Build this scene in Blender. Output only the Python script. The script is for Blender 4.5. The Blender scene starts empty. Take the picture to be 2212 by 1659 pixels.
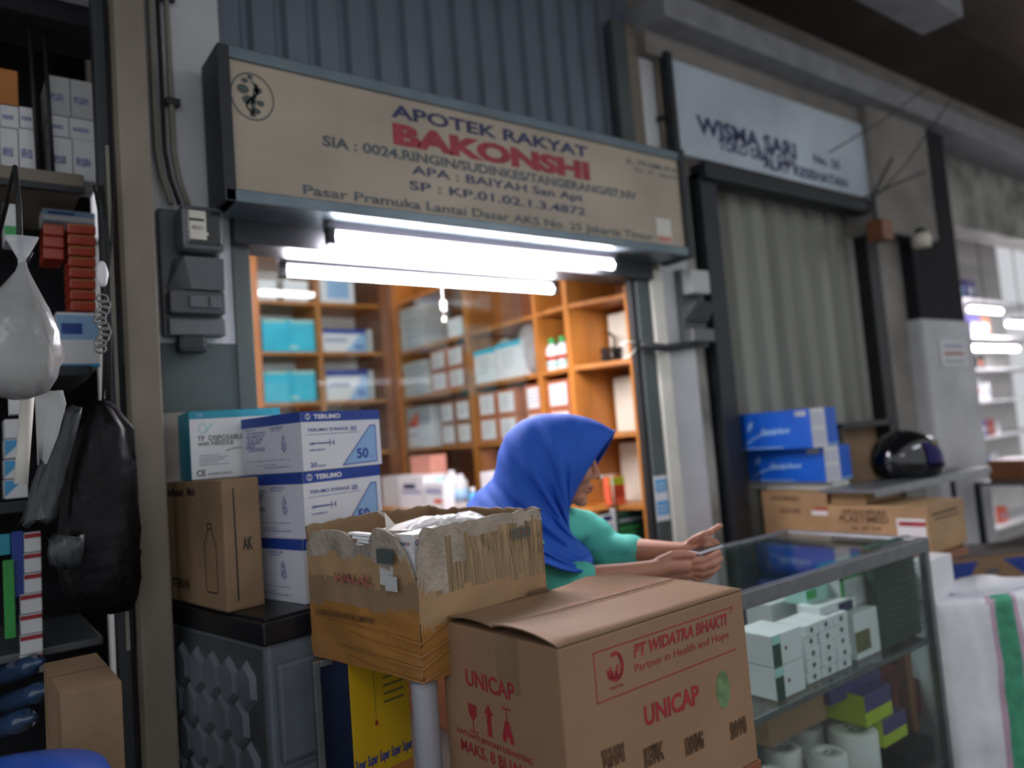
import bpy, bmesh, math, random
from math import sin, cos, pi, radians as rad
from mathutils import Vector as V, Matrix as M, noise
random.seed(7)
SC = bpy.context.scene
COL = SC.collection
# ------------------------------------------------------------------ camera
FPX = 1640.0                     # focal length in pixels of the 2212 px frame
AZ, PITCH, ROLL, HC = rad(53.2), rad(4.1), rad(4.6), 1.45
F = V((cos(AZ)*cos(PITCH), sin(AZ)*cos(PITCH), sin(PITCH)))
R0 = V((sin(AZ), -cos(AZ), 0)); U0 = R0.cross(F)
RT = cos(ROLL)*R0 - sin(ROLL)*U0
UP = sin(ROLL)*R0 + cos(ROLL)*U0
C0 = V((0, 0, HC))
cd = bpy.data.cameras.new('camera'); cam = bpy.data.objects.new('camera', cd); COL.objects.link(cam)
cd.sensor_width = 36; cd.lens = FPX/2212*36; cd.clip_start = .05
cam.matrix_world = M(((RT.x, UP.x, -F.x, 0), (RT.y, UP.y, -F.y, 0), (RT.z, UP.z, -F.z, HC), (0, 0, 0, 1)))
cd.dof.use_dof = True; cd.dof.focus_distance = 1.55; cd.dof.aperture_fstop = 1.45
SC.camera = cam
# ------------------------------------------------------------------ world, exposure
w = bpy.data.worlds.new('world'); SC.world = w; w.use_nodes = True
w.node_tree.nodes['Background'].inputs[0].default_value = (.93, .95, 1, 1)
w.node_tree.nodes['Background'].inputs[1].default_value = .55
SC.view_settings.view_transform = 'Standard'; SC.view_settings.look = 'None'
SC.view_settings.gamma = 1; SC.view_settings.use_curve_mapping = False
SC.view_settings.exposure = 0.2
TUBE_E, FILL_W = 112.0, 14.0

def ray(u, v):
    d = F*FPX + RT*(u-1106) - UP*(v-829.5); return d.normalized()
def onY(u, v, y): d = ray(u, v); return C0 + d*(y/d.y)
def onX(u, v, x): d = ray(u, v); return C0 + d*(x/d.x)
def onZ(u, v, z): d = ray(u, v); return C0 + d*((z-HC)/d.z)
def dep(u, v, d):  r = ray(u, v); return C0 + r*(d/r.dot(F))
def px(p):
    q = V(p)-C0; z = q.dot(F); return 1106+FPX*q.dot(RT)/z, 829.5-FPX*q.dot(UP)/z

# ------------------------------------------------------------------ materials
MATS = {}
def srgb(h):
    h = h.lstrip('#'); o = []
    for i in (0, 2, 4):
        c = int(h[i:i+2], 16)/255; o.append(c/12.92 if c <= .04045 else ((c+.055)/1.055)**2.4)
    return (*o, 1)
def mat(name, col, rough=.6, metal=0, var=.08, scale=8, bump=0, bscale=60, trans=0, alpha=1, emit=0, coat=0, spec=.5, stretch=None, sss=0):
    if name in MATS: return MATS[name]
    m = bpy.data.materials.new(name); m.use_nodes = True; nt = m.node_tree; b = nt.nodes['Principled BSDF']
    c = srgb(col); b.inputs['Roughness'].default_value = rough; b.inputs['Metallic'].default_value = metal
    b.inputs['Specular IOR Level'].default_value = spec
    tc = nt.nodes.new('ShaderNodeTexCoord'); mp = nt.nodes.new('ShaderNodeMapping')
    nt.links.new(tc.outputs['Object'], mp.inputs[0])
    if stretch: mp.inputs['Scale'].default_value = stretch
    if var:
        n = nt.nodes.new('ShaderNodeTexNoise'); n.inputs['Scale'].default_value = scale; n.inputs['Detail'].default_value = 5
        r = nt.nodes.new('ShaderNodeValToRGB'); nt.links.new(mp.outputs[0], n.inputs[0]); nt.links.new(n.outputs[0], r.inputs[0])
        r.color_ramp.elements[0].position = .3; r.color_ramp.elements[1].position = .7
        r.color_ramp.elements[0].color = tuple(max(0, x*(1-var*2)) for x in c[:3])+(1,)
        r.color_ramp.elements[1].color = tuple(min(1, x*(1+var)) for x in c[:3])+(1,)
        nt.links.new(r.outputs[0], b.inputs['Base Color'])
    else: b.inputs['Base Color'].default_value = c
    if bump:
        n2 = nt.nodes.new('ShaderNodeTexNoise'); n2.inputs['Scale'].default_value = bscale
        nt.links.new(mp.outputs[0], n2.inputs[0]); bp = nt.nodes.new('ShaderNodeBump'); bp.inputs['Strength'].default_value = bump
        bp.inputs['Distance'].default_value = .01; nt.links.new(n2.outputs[0], bp.inputs['Height']); nt.links.new(bp.outputs[0], b.inputs['Normal'])
    if trans: b.inputs['Transmission Weight'].default_value = trans
    if alpha < 1: b.inputs['Alpha'].default_value = alpha
    if coat: b.inputs['Coat Weight'].default_value = coat; b.inputs['Coat Roughness'].default_value = .1
    if sss: b.inputs['Subsurface Weight'].default_value = sss; b.inputs['Subsurface Radius'].default_value = (.02, .008, .004)
    if emit: b.inputs['Emission Color'].default_value = c; b.inputs['Emission Strength'].default_value = emit
    MATS[name] = m; return m
def glassmat(name, tint=(.93, .97, .96)):
    m = bpy.data.materials.new(name); m.use_nodes = True; nt = m.node_tree; nt.nodes.clear()
    o = nt.nodes.new('ShaderNodeOutputMaterial'); t = nt.nodes.new('ShaderNodeBsdfTransparent'); t.inputs[0].default_value = (*tint, 1)
    g = nt.nodes.new('ShaderNodeBsdfGlossy'); g.inputs['Roughness'].default_value = .03
    lw = nt.nodes.new('ShaderNodeLayerWeight'); lw.inputs[0].default_value = .5; pw = nt.nodes.new('ShaderNodeMath'); pw.operation = 'POWER'; pw.inputs[1].default_value = 4
    fr = nt.nodes.new('ShaderNodeMath'); fr.operation = 'MULTIPLY_ADD'; fr.inputs[1].default_value = .9; fr.inputs[2].default_value = .05
    nt.links.new(lw.outputs['Facing'], pw.inputs[0]); nt.links.new(pw.outputs[0], fr.inputs[0]); mx = nt.nodes.new('ShaderNodeMixShader')
    nt.links.new(fr.outputs[0], mx.inputs[0]); nt.links.new(t.outputs[0], mx.inputs[1]); nt.links.new(g.outputs[0], mx.inputs[2]); nt.links.new(mx.outputs[0], o.inputs[0])
    MATS[name] = m; return m
for n_, c_, k_ in [
    ('kraft', '967558', dict(rough=.75, var=.06, scale=4, bump=.1)), ('kraft_dark', '8c7254', dict(rough=.75, var=.12, scale=6, bump=.15)),
    ('kraft_warm', 'a68560', dict(rough=.7, var=.1)), ('kraft_grey', 'a4988a', dict(rough=.9, var=.2, scale=14, bump=.6, bscale=90)),
    ('ribbed', '9c8464', dict(rough=.9, var=.28, scale=1.0, bump=1, bscale=1.0, stretch=(170, 170, 6))),
    ('tape', 'a9773f', dict(rough=.22, var=.12, scale=9, bump=.25, bscale=25, coat=.4)),
    ('inside_dark', '3a2c20', dict(var=.1)),
    ('red_ink', 'a02a30', dict(var=.15, scale=30)), ('red_ink_pale', 'b06a5c', dict(var=.3, scale=60)), ('black_ink', '2a2724', dict(var=.1, scale=60)),
    ('brown_ink', '5d4028', dict(var=.3, scale=60)), ('green_stain', '6f8a5c', dict(var=.2, scale=40)),
    ('white_card', 'dfe0e2', dict(rough=.5, var=.03)), ('grey_card', 'c2c4c2', dict(rough=.6, var=.05)), ('cream_card', 'd8d4c2', dict(rough=.6, var=.05)),
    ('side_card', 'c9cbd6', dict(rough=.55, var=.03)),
    ('blue_ink', '1e3f94', dict(rough=.4, var=.05)), ('navy_ink', '1b2354', dict(var=.1, scale=40)), ('lightblue', '8fb4d8', dict(rough=.5, var=.05)), ('pale_ink', 'a6aac8', dict(var=.35, scale=130)),
    ('teal', '1f93ad', dict(rough=.4, var=.06)), ('turquoise', '22bcd8', dict(rough=.4, var=.08)), ('palegrey_ink', 'a8aeb0', dict(var=.2, scale=90)),
    ('orange_wood', 'b0702f', dict(rough=.4, var=.14, scale=5, stretch=(3, 3, .6))), ('brown_wood', '875437', dict(rough=.45, var=.12, scale=5)), ('backing', 'dddad6', dict(rough=.8, var=.05)),
    ('orange_label_box', 'b06a48', dict(var=.1)), ('pink_paper', 'c98a78', dict(var=.08)), ('salmon', 'd9603c', dict(var=.06)),
    ('sign_face', 'b3a693', dict(rough=.5, var=.12, scale=2.2)), ('sign_red', 'a83c4a', dict(var=.15, scale=20)), ('sign_navy', '30355f', dict(var=.15, scale=20)), ('sign_grey', '5b6468', dict(var=.2, scale=20)), ('sign_green', '4a5450', dict(var=.1)),
    ('sign_trim', '6e7b82', dict(rough=.35, metal=.6, var=.12, scale=6)), ('dark_metal', '2f3236', dict(rough=.5, metal=.3, var=.1)), ('shutter_dark', '727a86', dict(rough=.5, metal=.25, var=.08, scale=3)),
    ('shutter_light', '8b8c84', dict(rough=.45, metal=.3, var=.12, scale=2, stretch=(3, 3, .3))), ('grey_green', '4d5553', dict(rough=.6, var=.12, scale=3)), ('plaster', 'cbcbcd', dict(rough=.9, var=.1, scale=3, bump=.15, bscale=20)),
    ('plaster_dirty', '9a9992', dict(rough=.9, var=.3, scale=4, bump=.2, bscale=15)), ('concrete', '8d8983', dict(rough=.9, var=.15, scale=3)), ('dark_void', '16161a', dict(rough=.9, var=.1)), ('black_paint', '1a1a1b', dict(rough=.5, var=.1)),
    ('post_paint', '857b6d', dict(rough=.6, var=.22, scale=3, stretch=(1, 1, .5))), ('white_strip', 'dedcd0', dict(rough=.6, var=.06)),
    ('meter_case', '4b4d50', dict(rough=.4, var=.12, scale=10)), ('meter_grey', '5f6265', dict(rough=.35, var=.1)), ('meter_glass', '2a2b2c', dict(rough=.15, var=0)), ('paper_white', 'dad7cc', dict(var=.05)),
    ('casing_white', '6f6c75', dict(rough=.3, var=.03)), ('tube_light', 'fff8ff', dict(var=0, emit=TUBE_E)), ('tube_mid', 'fff8ff', dict(var=0, emit=38)), ('tube_dim', 'e8ecff', dict(var=0, emit=8)),
    ('ceiling', '524740', dict(rough=.9, var=.15, scale=2)), ('beam', '8f8f92', dict(rough=.9, var=.1)), ('floor_tile', '4c4844', dict(rough=.5, var=.2, scale=3)),
    ('hood', '1a56bf', dict(rough=.75, var=.05, scale=6, bump=.15, bscale=300)), ('shirt', '56c0ae', dict(rough=.8, var=.06, bump=.2, bscale=250)), ('skirt', '27313f', dict(rough=.9, var=.1)),
    ('skin', 'b9826a', dict(rough=.5, var=.07, scale=12, sss=.08)), ('lips', '8f4442', dict(rough=.45, var=.05)), ('eye', 'e6e0da', dict(rough=.2, var=0)), ('iris', '20140e', dict(rough=.1, var=0)), ('hair', '1a1412', dict(var=.1)),
    ('drawer_grey', '687078', dict(rough=.38, var=.1)), ('drawer_dark', '15161b', dict(rough=.35, var=.1)), ('yellow', 'd8ae16', dict(rough=.5, var=.06)), ('navy_card', '16233f', dict(var=.1)), ('alu', '8d9094', dict(rough=.33, metal=.8, var=.1, scale=20)), ('white_tube', '9b9ba2', dict(rough=.3, var=.06)),
    ('blue_box', '0d5cc8', dict(rough=.4, var=.06)), ('foam', 'd5d6d0', dict(rough=.9, var=.04)), ('helmet_black', '0c0c10', dict(rough=.12, var=0, coat=1)), ('visor', '2a2350', dict(rough=.05, metal=.9, var=0)), ('gold', 'c6b23a', dict(var=0)),
    ('dark_green', '1d4433', dict(var=.2, scale=60)), ('mesh_green', '2c4a3c', dict(rough=.8, var=.45, scale=3, stretch=(12, 12, 60))), ('green_pack', '3aa24c', dict(var=.1)), ('lime', 'b4c62c', dict(var=.08)), ('purple', '4c457a', dict(rough=.35, var=.1)), ('dull_red', '8c3a36', dict(var=.2)), ('mint', 'a8d4cc', dict(var=.05)),
    ('roll_white', 'e4e3de', dict(rough=.5, var=.05, bump=.2, bscale=40)), ('sack', 'ededf2', dict(rough=.6, var=.07, bump=.3, bscale=200)), ('sack_green', '4aa07e', dict(var=.15, scale=20)), ('sack_pink', 'c9a9bd', dict(var=.1)),
    ('bin_blue', '1c4fb0', dict(rough=.35, var=.05)), ('black_bag', '040406', dict(rough=.45, var=.3, bump=.7, bscale=14, spec=.25)), ('grey_bag', '3a3d40', dict(rough=.35, var=.2, bump=.4, bscale=12)), ('orange_box', 'c07a3a', dict(var=.1)), ('red_pack', 'b8452c', dict(rough=.3, var=.15)),
    ('olive', '6a6740', dict(var=.15)), ('cable', '1b1b1b', dict(var=0)), ('conduit', '8c887c', dict(var=.1)), ('hook_metal', '8a8a86', dict(rough=.3, metal=.8, var=0)), ('green_cap', '2ea050', dict(rough=.35, var=0)), ('bottle_blue', '4aa0d4', dict(rough=.3, var=.05)),
    ('clear_blue', '31486a', dict(rough=.12, var=.1, coat=.5)), ('plastic_clear', 'e6e9ec', dict(rough=.15, var=.04, alpha=.5, bump=.6, bscale=18)), ('plastic_milky', 'a4a4a2', dict(rough=.25, var=.08, alpha=.82, bump=.8, bscale=14)), ('phone', '14151a', dict(rough=.1, var=0)), ('leaflet', 'b8b2aa', dict(var=.3, scale=50)),
]: mat(n_, c_, **k_)
glassmat('glass'); glassmat('glass_green', (.86, .93, .90))

# ------------------------------------------------------------------ mesh builder
IDM = M.Identity(4)
class MB:
    def __init__(s): s.v = []; s.f = []; s.m = []; s.s = []; s.mt = IDM
    def add(s, vs, fs, m, smooth=False, mt=None):
        k = len(s.v); T = s.mt @ mt if mt is not None else s.mt
        s.v += [T @ V(p) for p in vs]
        for f in fs: s.f.append([k+i for i in f]); s.m.append(m); s.s.append(smooth)
        return s
    def box(s, a, b, m, bev=.0, mt=None):
        x0, y0, z0 = a; x1, y1, z1 = b
        if bev <= 0:
            vs = [(x0, y0, z0), (x1, y0, z0), (x1, y1, z0), (x0, y1, z0), (x0, y0, z1), (x1, y0, z1), (x1, y1, z1), (x0, y1, z1)]
            fs = [(3, 2, 1, 0), (4, 5, 6, 7), (0, 1, 5, 4), (1, 2, 6, 5), (2, 3, 7, 6), (3, 0, 4, 7)]
            return s.add(vs, fs, m, mt=mt)
        bm = bmesh.new(); bmesh.ops.create_cube(bm, size=1)
        bmesh.ops.scale(bm, vec=(x1-x0, y1-y0, z1-z0), verts=bm.verts)
        bmesh.ops.bevel(bm, geom=bm.edges[:], offset=min(bev, .45*min(x1-x0, y1-y0, z1-z0)), segments=2, affect='EDGES', profile=.6)
        bmesh.ops.translate(bm, vec=((x0+x1)/2, (y0+y1)/2, (z0+z1)/2), verts=bm.verts)
        bm.verts.index_update()
        s.add([v.co[:] for v in bm.verts], [[v.index for v in f.verts] for f in bm.faces], m, mt=mt); bm.free(); return s
    def tube(s, pts, r, m, n=10, caps=True, rr=None):
        pts = [V(p) for p in pts]; vs = []; fs = []; ref = None
        for i, p in enumerate(pts):
            t = (pts[min(i+1, len(pts)-1)] - pts[max(i-1, 0)]).normalized()
            if ref is None: ref = t.orthogonal().normalized()
            ref = (ref - t*ref.dot(t)).normalized(); b = t.cross(ref); q = rr[i] if rr else r
            vs += [p + (ref*cos(2*pi*k/n) + b*sin(2*pi*k/n))*q for k in range(n)]
        for i in range(len(pts)-1):
            for k in range(n): fs.append((i*n+k, i*n+(k+1) % n, (i+1)*n+(k+1) % n, (i+1)*n+k))
        if caps: fs.append(tuple(range(n))[::-1]); fs.append(tuple((len(pts)-1)*n+k for k in range(n)))
        return s.add(vs, fs, m, True)
    def lathe(s, prof, m, n=24, o=(0, 0, 0), mt=None, sx=1, sy=1):
        vs = []; fs = []; o = V(o)
        for r, z in prof: vs += [o+V((r*cos(2*pi*k/n)*sx, r*sin(2*pi*k/n)*sy, z)) for k in range(n)]
        for i in range(len(prof)-1):
            for k in range(n): fs.append((i*n+k, i*n+(k+1) % n, (i+1)*n+(k+1) % n, (i+1)*n+k))
        fs.append(tuple(range(n))[::-1]); fs.append(tuple((len(prof)-1)*n+k for k in range(n)))
        return s.add(vs, fs, m, True, mt)
    def loft(s, rings, m, closed=True, caps=True):
        n = len(rings[0]); vs = [p for r in rings for p in r]; fs = []
        for i in range(len(rings)-1):
            for k in range(n if closed else n-1): fs.append((i*n+k, i*n+(k+1) % n, (i+1)*n+(k+1) % n, (i+1)*n+k))
        if caps and closed: fs.append(tuple(range(n))[::-1]); fs.append(tuple((len(rings)-1)*n+k for k in range(n)))
        return s.add(vs, fs, m, True)
    def poly(s, fr, pts, m, off=.0006):     # flat printed patch in a frame (origin, ux, uy)
        o, a, b = fr; n = a.cross(b); return s.add([o+a*x+b*y+n*off for x, y in pts], [tuple(range(len(pts)))], m)
    def rect(s, fr, x0, y0, x1, y1, m, off=.0006): return s.poly(fr, [(x0, y0), (x1, y0), (x1, y1), (x0, y1)], m, off)
    def ring(s, fr, cx, cy, rx, ry, t, m, off=.0006, a0=0, a1=360, n=40):
        o, a, b = fr; nn = a.cross(b); vs = []; fs = []
        for i in range(n+1):
            q = rad(a0+(a1-a0)*i/n)
            for k in (1, 1-t): vs.append(o+a*(cx+rx*k*cos(q))+b*(cy+ry*k*sin(q))+nn*off)
        for i in range(n): fs.append((2*i, 2*i+2, 2*i+3, 2*i+1))
        return s.add(vs, fs, m)
    def line(s, fr, pts, w_, m, off=.0006):
        for p, q in zip(pts[:-1], pts[1:]):
            d = V((q[0]-p[0], q[1]-p[1])); l = d.length; d /= l; nx, ny = -d.y*w_/2, d.x*w_/2; ex, ey = d.x*w_/2, d.y*w_/2
            s.poly(fr, [(p[0]-nx-ex, p[1]-ny-ey), (q[0]-nx+ex, q[1]-ny+ey), (q[0]+nx+ex, q[1]+ny+ey), (p[0]+nx-ex, p[1]+ny-ey)], m, off)
        return s
    def text(s, fr, x, y, h, body, m, w_=None, bold=.0, off=.0008, shear=0, res=3):
        cu = bpy.data.curves.new('t', 'FONT'); cu.body = body; cu.resolution_u = res; cu.offset = bold; cu.shear = shear
        ob = bpy.data.objects.new('t', cu); COL.objects.link(ob)
        bpy.context.view_layer.update(); me = ob.evaluated_get(bpy.context.evaluated_depsgraph_get()).to_mesh()
        vs = [v.co.copy() for v in me.vertices]; fs = [tuple(p.vertices) for p in me.polygons]
        bpy.data.objects.remove(ob); bpy.data.curves.remove(cu)
        if not vs: return s
        x0 = min(v.x for v in vs); x1 = max(v.x for v in vs); ky = h/.72; kx = ky if w_ is None else w_/(x1-x0)
        o, a, b = fr; n = a.cross(b)
        s.add([o+a*(x+(v.x-x0)*kx)+b*(y+v.y*ky)+n*off for v in vs], fs, m); return s
    def build(s, name, parent=None, loc=None, rz=0, origin=None):
        me = bpy.data.meshes.new(name)
        og = V(origin) if origin is not None else V((0, 0, 0))
        me.from_pydata([(v-og)[:] for v in s.v], [], s.f)
        keys = []; 
        for k in s.m:
            if k not in keys: keys.append(k)
        for k in keys: me.materials.append(MATS[k])
        me.polygons.foreach_set('material_index', [keys.index(k) for k in s.m]); me.polygons.foreach_set('use_smooth', s.s)
        me.update(); o = bpy.data.objects.new(name, me); COL.objects.link(o)
        if parent: o.parent = parent
        if origin is not None: o.location = og
        if loc is not None: o.location = loc
        if rz: o.rotation_euler.z = rz
        return o
def tag(o, label=None, cat=None, group=None, kind=None):
    for k, v_ in (('label', label), ('category', cat), ('group', group), ('kind', kind)):
        if v_: o[k] = v_
    return o
def thing(name, label, cat, loc=(0, 0, 0), rz=0, group=None):
    o = bpy.data.objects.new(name, None); COL.objects.link(o); o.location = loc; o.rotation_euler.z = rz
    o.empty_display_size = .05; return tag(o, label, cat, group)
def struct(name, mb): o = mb.build(name); o['kind'] = 'structure'; return o
def dup(root, loc, rz=None, label=None):
    def cp(o, par):
        c = o.copy(); COL.objects.link(c); c.parent = par
        for ch in [x for x in bpy.data.objects if x.parent == o]: cp(ch, c)
        return c
    r = cp(root, None); r.location = loc
    if rz is not None: r.rotation_euler.z = rz
    if label: r['label'] = label
    return r
X3, Y3, Z3 = V((1, 0, 0)), V((0, 1, 0)), V((0, 0, 1))
def frF(): return (V((0, 0, 0)), X3, Z3)                  # face y=0 seen from -y
def frL(d): return (V((0, d, 0)), -Y3, Z3)                # face x=0 seen from -x
def frT(h): return (V((0, 0, h)), X3, Y3)                 # top
def frR(wd): return (V((wd, 0, 0)), Y3, Z3)

# solve a carton whose nearest vertical edge is at column uc; faces go right to ur and left to ul
def solve(uc, vb, vt, ul, ur, y, rz, z0=None):
    vm = (vb+vt)/2; p = onY(uc, vm, y); hd = (p-C0).xy.length
    def zat(v):
        d = ray(uc, v); return HC + d.z/d.xy.length*hd
    zb = zat(vb) if z0 is None else z0; zt = zat(vt)
    def along(dv, uu):
        lo, hi = .002, 3.0
        f = lambda t: (px(V((p.x, p.y, (zb+zt)/2))+dv*t)[0]-uu)
        s0 = f(lo)
        for _ in range(40):
            mid = (lo+hi)/2
            if (f(mid) > 0) == (s0 > 0): lo = mid
            else: hi = mid
        return lo
    wd = along(V((cos(rz), sin(rz), 0)), ur); dp = along(V((-sin(rz), cos(rz), 0)), ul)
    return V((p.x, p.y, zb)), wd, dp, zt-zb
def carton(w_, d, h, m='kraft', bev=.003, tape=None, flap=True):
    b = MB(); b.box((0, 0, 0), (w_, d, h), m, bev)
    if flap:
        b.box((w_*.01, d*.5-.0008, h-.001), (w_*.99, d*.5+.0008, h+.0005), 'inside_dark')
    if tape: b.rect(frT(h), 0, d*.5-.024, w_, d*.5+.024, tape, .0008); b.rect(frL(d), d*.5-.024, h-.06, d*.5+.024, h, tape, .0008)
    return b
# simple boxed good standing on a shelf; seen on plane Y
def good(name, label, cat, ul, ur, vt, z0, y, dp, m, deco=None, group=None, vb=None, bev=.0015, rz=0):
    um = (ul+ur)/2; pz = onY(um, vt, y)
    if vb is not None: z0 = onY(um, vb, y).z
    vm = vt + 10
    a = onY(ul, vm, y).x; b = onY(ur, vm, y).x
    mb = MB(); mb.box((0, 0, 0), (b-a, dp, pz.z-z0), m, bev)
    if deco: deco(mb, b-a, dp, pz.z-z0)
    o = mb.build(name, loc=(a, y, z0), rz=rz); return tag(o, label, cat, group)
def goodX(name, label, cat, ul, ur, vt, z0, x, dp, m, deco=None, group=None, bev=.0015):
    # shelf facing -x: local frame has face x=0 seen from -x
    um = (ul+ur)/2; zt = onX(um, vt, x).z
    a = onX(ur, vt+10, x).y; b = onX(ul, vt+10, x).y
    mb = MB(); mb.box((0, 0, 0), (dp, b-a, zt-z0), m, bev)
    if deco: deco(mb, b-a, dp, zt-z0)
    return tag(mb.build(name, loc=(x, a, z0)), label, cat, group)

# ================================================================== STRUCTURE
YW = 2.30
b = MB(); b.box((-3, -4, -.05), (12, 6, 0), 'floor_tile'); struct('floor', b)
b = MB(); b.box((-3, .1, 3.85), (12, 6, 3.95), 'ceiling'); struct('ceiling', b)
# left pillar, dirty white above with a grey-green painted lower part
b = MB(); b.box((.475, YW, 1.80), (.70, 2.75, 3.85), 'plaster'); b.box((.475, YW, 1.60), (.70, 2.75, 1.80), 'grey_green')
b.box((.475, YW, 0), (.70, 2.75, 1.60), 'plaster_dirty'); struct('wall_left', b)
# grey door jamb between pillar and opening
b = MB(); b.box((.70, YW-.005, 0), (.755, 2.42, 2.13), 'grey_green', .004); struct('trim_1', b)
b = MB(); b.box((2.405, YW+.0, 0), (2.435, 2.33, 2.13), 'black_paint', .004); b.box((2.435, YW-.01, 0), (2.52, 2.33, 3.3), 'grey_green', .004); struct('trim_2', b)
# column between the shops
b = MB(); b.box((2.52, YW-.02, 0), (2.60, 2.34, 2.15), 'white_strip', .006); b.box((2.60, YW, 0), (2.80, 2.34, 3.3), 'plaster', .004); b.box((2.52, YW, 2.15), (2.60, 2.34, 3.3), 'post_paint'); b.box((2.80, YW+.03, 0), (2.90, 2.6, 3.3), 'plaster_dirty'); struct('trim_3', b)  # white strip: light on the column's left face put into the colour
# header over the opening
b = MB(); b.box((.70, 2.26, 2.10), (2.52, 2.40, 2.60), 'dark_metal', .004); struct('trim_4', b)
# room of the pharmacy
b = MB(); b.box((.70, 2.42, 0), (.74, 4.85, 2.75), 'backing'); struct('wall_side', b)
b = MB(); b.box((.70, 4.85, 0), (3.0, 4.9, 2.75), 'backing'); struct('wall_back', b)
b = MB(); b.box((2.72, 2.42, 0), (2.76, 4.85, 2.75), 'backing'); struct('wall_right', b)
b = MB(); b.box((.70, 2.40, 2.72), (2.76, 4.9, 2.76), 'backing'); struct('trim_5', b)
# upper corrugated shutter
def corrugated(x0, x1, z0, z1, y, pitch, dep_, m, duty=.5):
    b = MB(); xs = []; x = x0; k = 0
    while x < x1:
        xs += [(x, 0), (x+pitch*.12, dep_), (x+pitch*duty, dep_), (x+pitch*(duty+.12), 0)]; x += pitch
    xs = [(min(a, x1), q) for a, q in xs]+[(x1, 0)]
    vs = [(a, y-q, z) for z in (z0, z1) for a, q in xs]; n = len(xs)
    b.add(vs, [(i, i+1, n+i+1, n+i) for i in range(n-1)], m)
    b.add([(x0, y+.03, z0), (x1, y+.03, z0), (x1, y+.03, z1), (x0, y+.03, z1)], [(3, 2, 1, 0)], m)
    return b
b = corrugated(.70, 2.62, 2.55, 3.85, 2.38, .115, .022, 'shutter_dark', .72)
o = struct('wall_shutter', b)
# neighbour shop: lintel, board, shutter, columns
b = MB(); b.box((2.60, 2.12, 3.27), (9.5, 2.45, 3.40), 'beam', .01); b.box((2.60, 2.25, 3.16), (4.85, 2.45, 3.27), 'concrete'); struct('trim_6', b)
b = MB(); b.box((1.2, 1.62, 3.52), (4.45, 1.84, 3.66), 'beam', .01); struct('trim_7', b)
b = MB(); b.box((2.5, 2.5, 3.4), (9.5, 2.6, 3.85), 'concrete'); struct('wall_upper', b)
b = corrugated(3.05, 4.47, 0, 2.70, 2.42, .20, .035, 'shutter_light', .55)
t = thing('roller_shutter', 'closed pale grey corrugated metal shutter of the neighbouring shop', 'shutter', (3.0, 2.42, 0))
b.build('shutter_curtain', t).location = (-3.0, -2.42, 0)
b2 = MB(); b2.box((2.93, 2.28, 0), (3.05, 2.5, 2.66), 'dark_metal', .004); o = b2.build('rail_gap_strip', t); o.location = (-3.0, -2.42, 0)
b2 = MB(); b2.box((4.47, 2.30, 0), (4.60, 2.5, 2.72), 'black_paint', .004); o = b2.build('rail_gap_strip', t); o.location = (-3.0, -2.42, 0)  # black strip painted for the dark gap right of the shutter
b2 = MB(); b2.box((2.93, 2.24, 2.62), (4.60, 2.34, 2.70), 'dark_metal', .01); o = b2.build('head_rail', t); o.location = (-3.0, -2.42, 0)
b = MB(); b.box((4.60, 2.30, 0), (5.03, 2.9, 3.3), 'concrete', .006); b.box((4.45, 2.2, 2.5), (5.2, 2.5, 3.3), 'concrete', .02); struct('trim_8', b)
# far right shop walls
b = MB(); b.box((5.1, 3.9, 0), (9.5, 4.0, 3.4), 'backing'); b.box((5.75, 2.4, 2.75), (9.5, 2.6, 3.4), 'plaster_dirty'); struct('wall_far', b)
b = MB(); b.box((5.72, 2.33, 0), (5.76, 3.9, 3.3), 'concrete'); struct('wall_mid', b)
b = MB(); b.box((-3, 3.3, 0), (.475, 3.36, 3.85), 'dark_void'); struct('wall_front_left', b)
b = MB(); b.box((-3, 2.35, 2.72), (.40, 2.55, 3.85), 'dark_void'); b.box((-3, 2.28, 2.78), (.37, 2.35, 2.92), 'plaster'); struct('trim_9', b)

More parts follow.
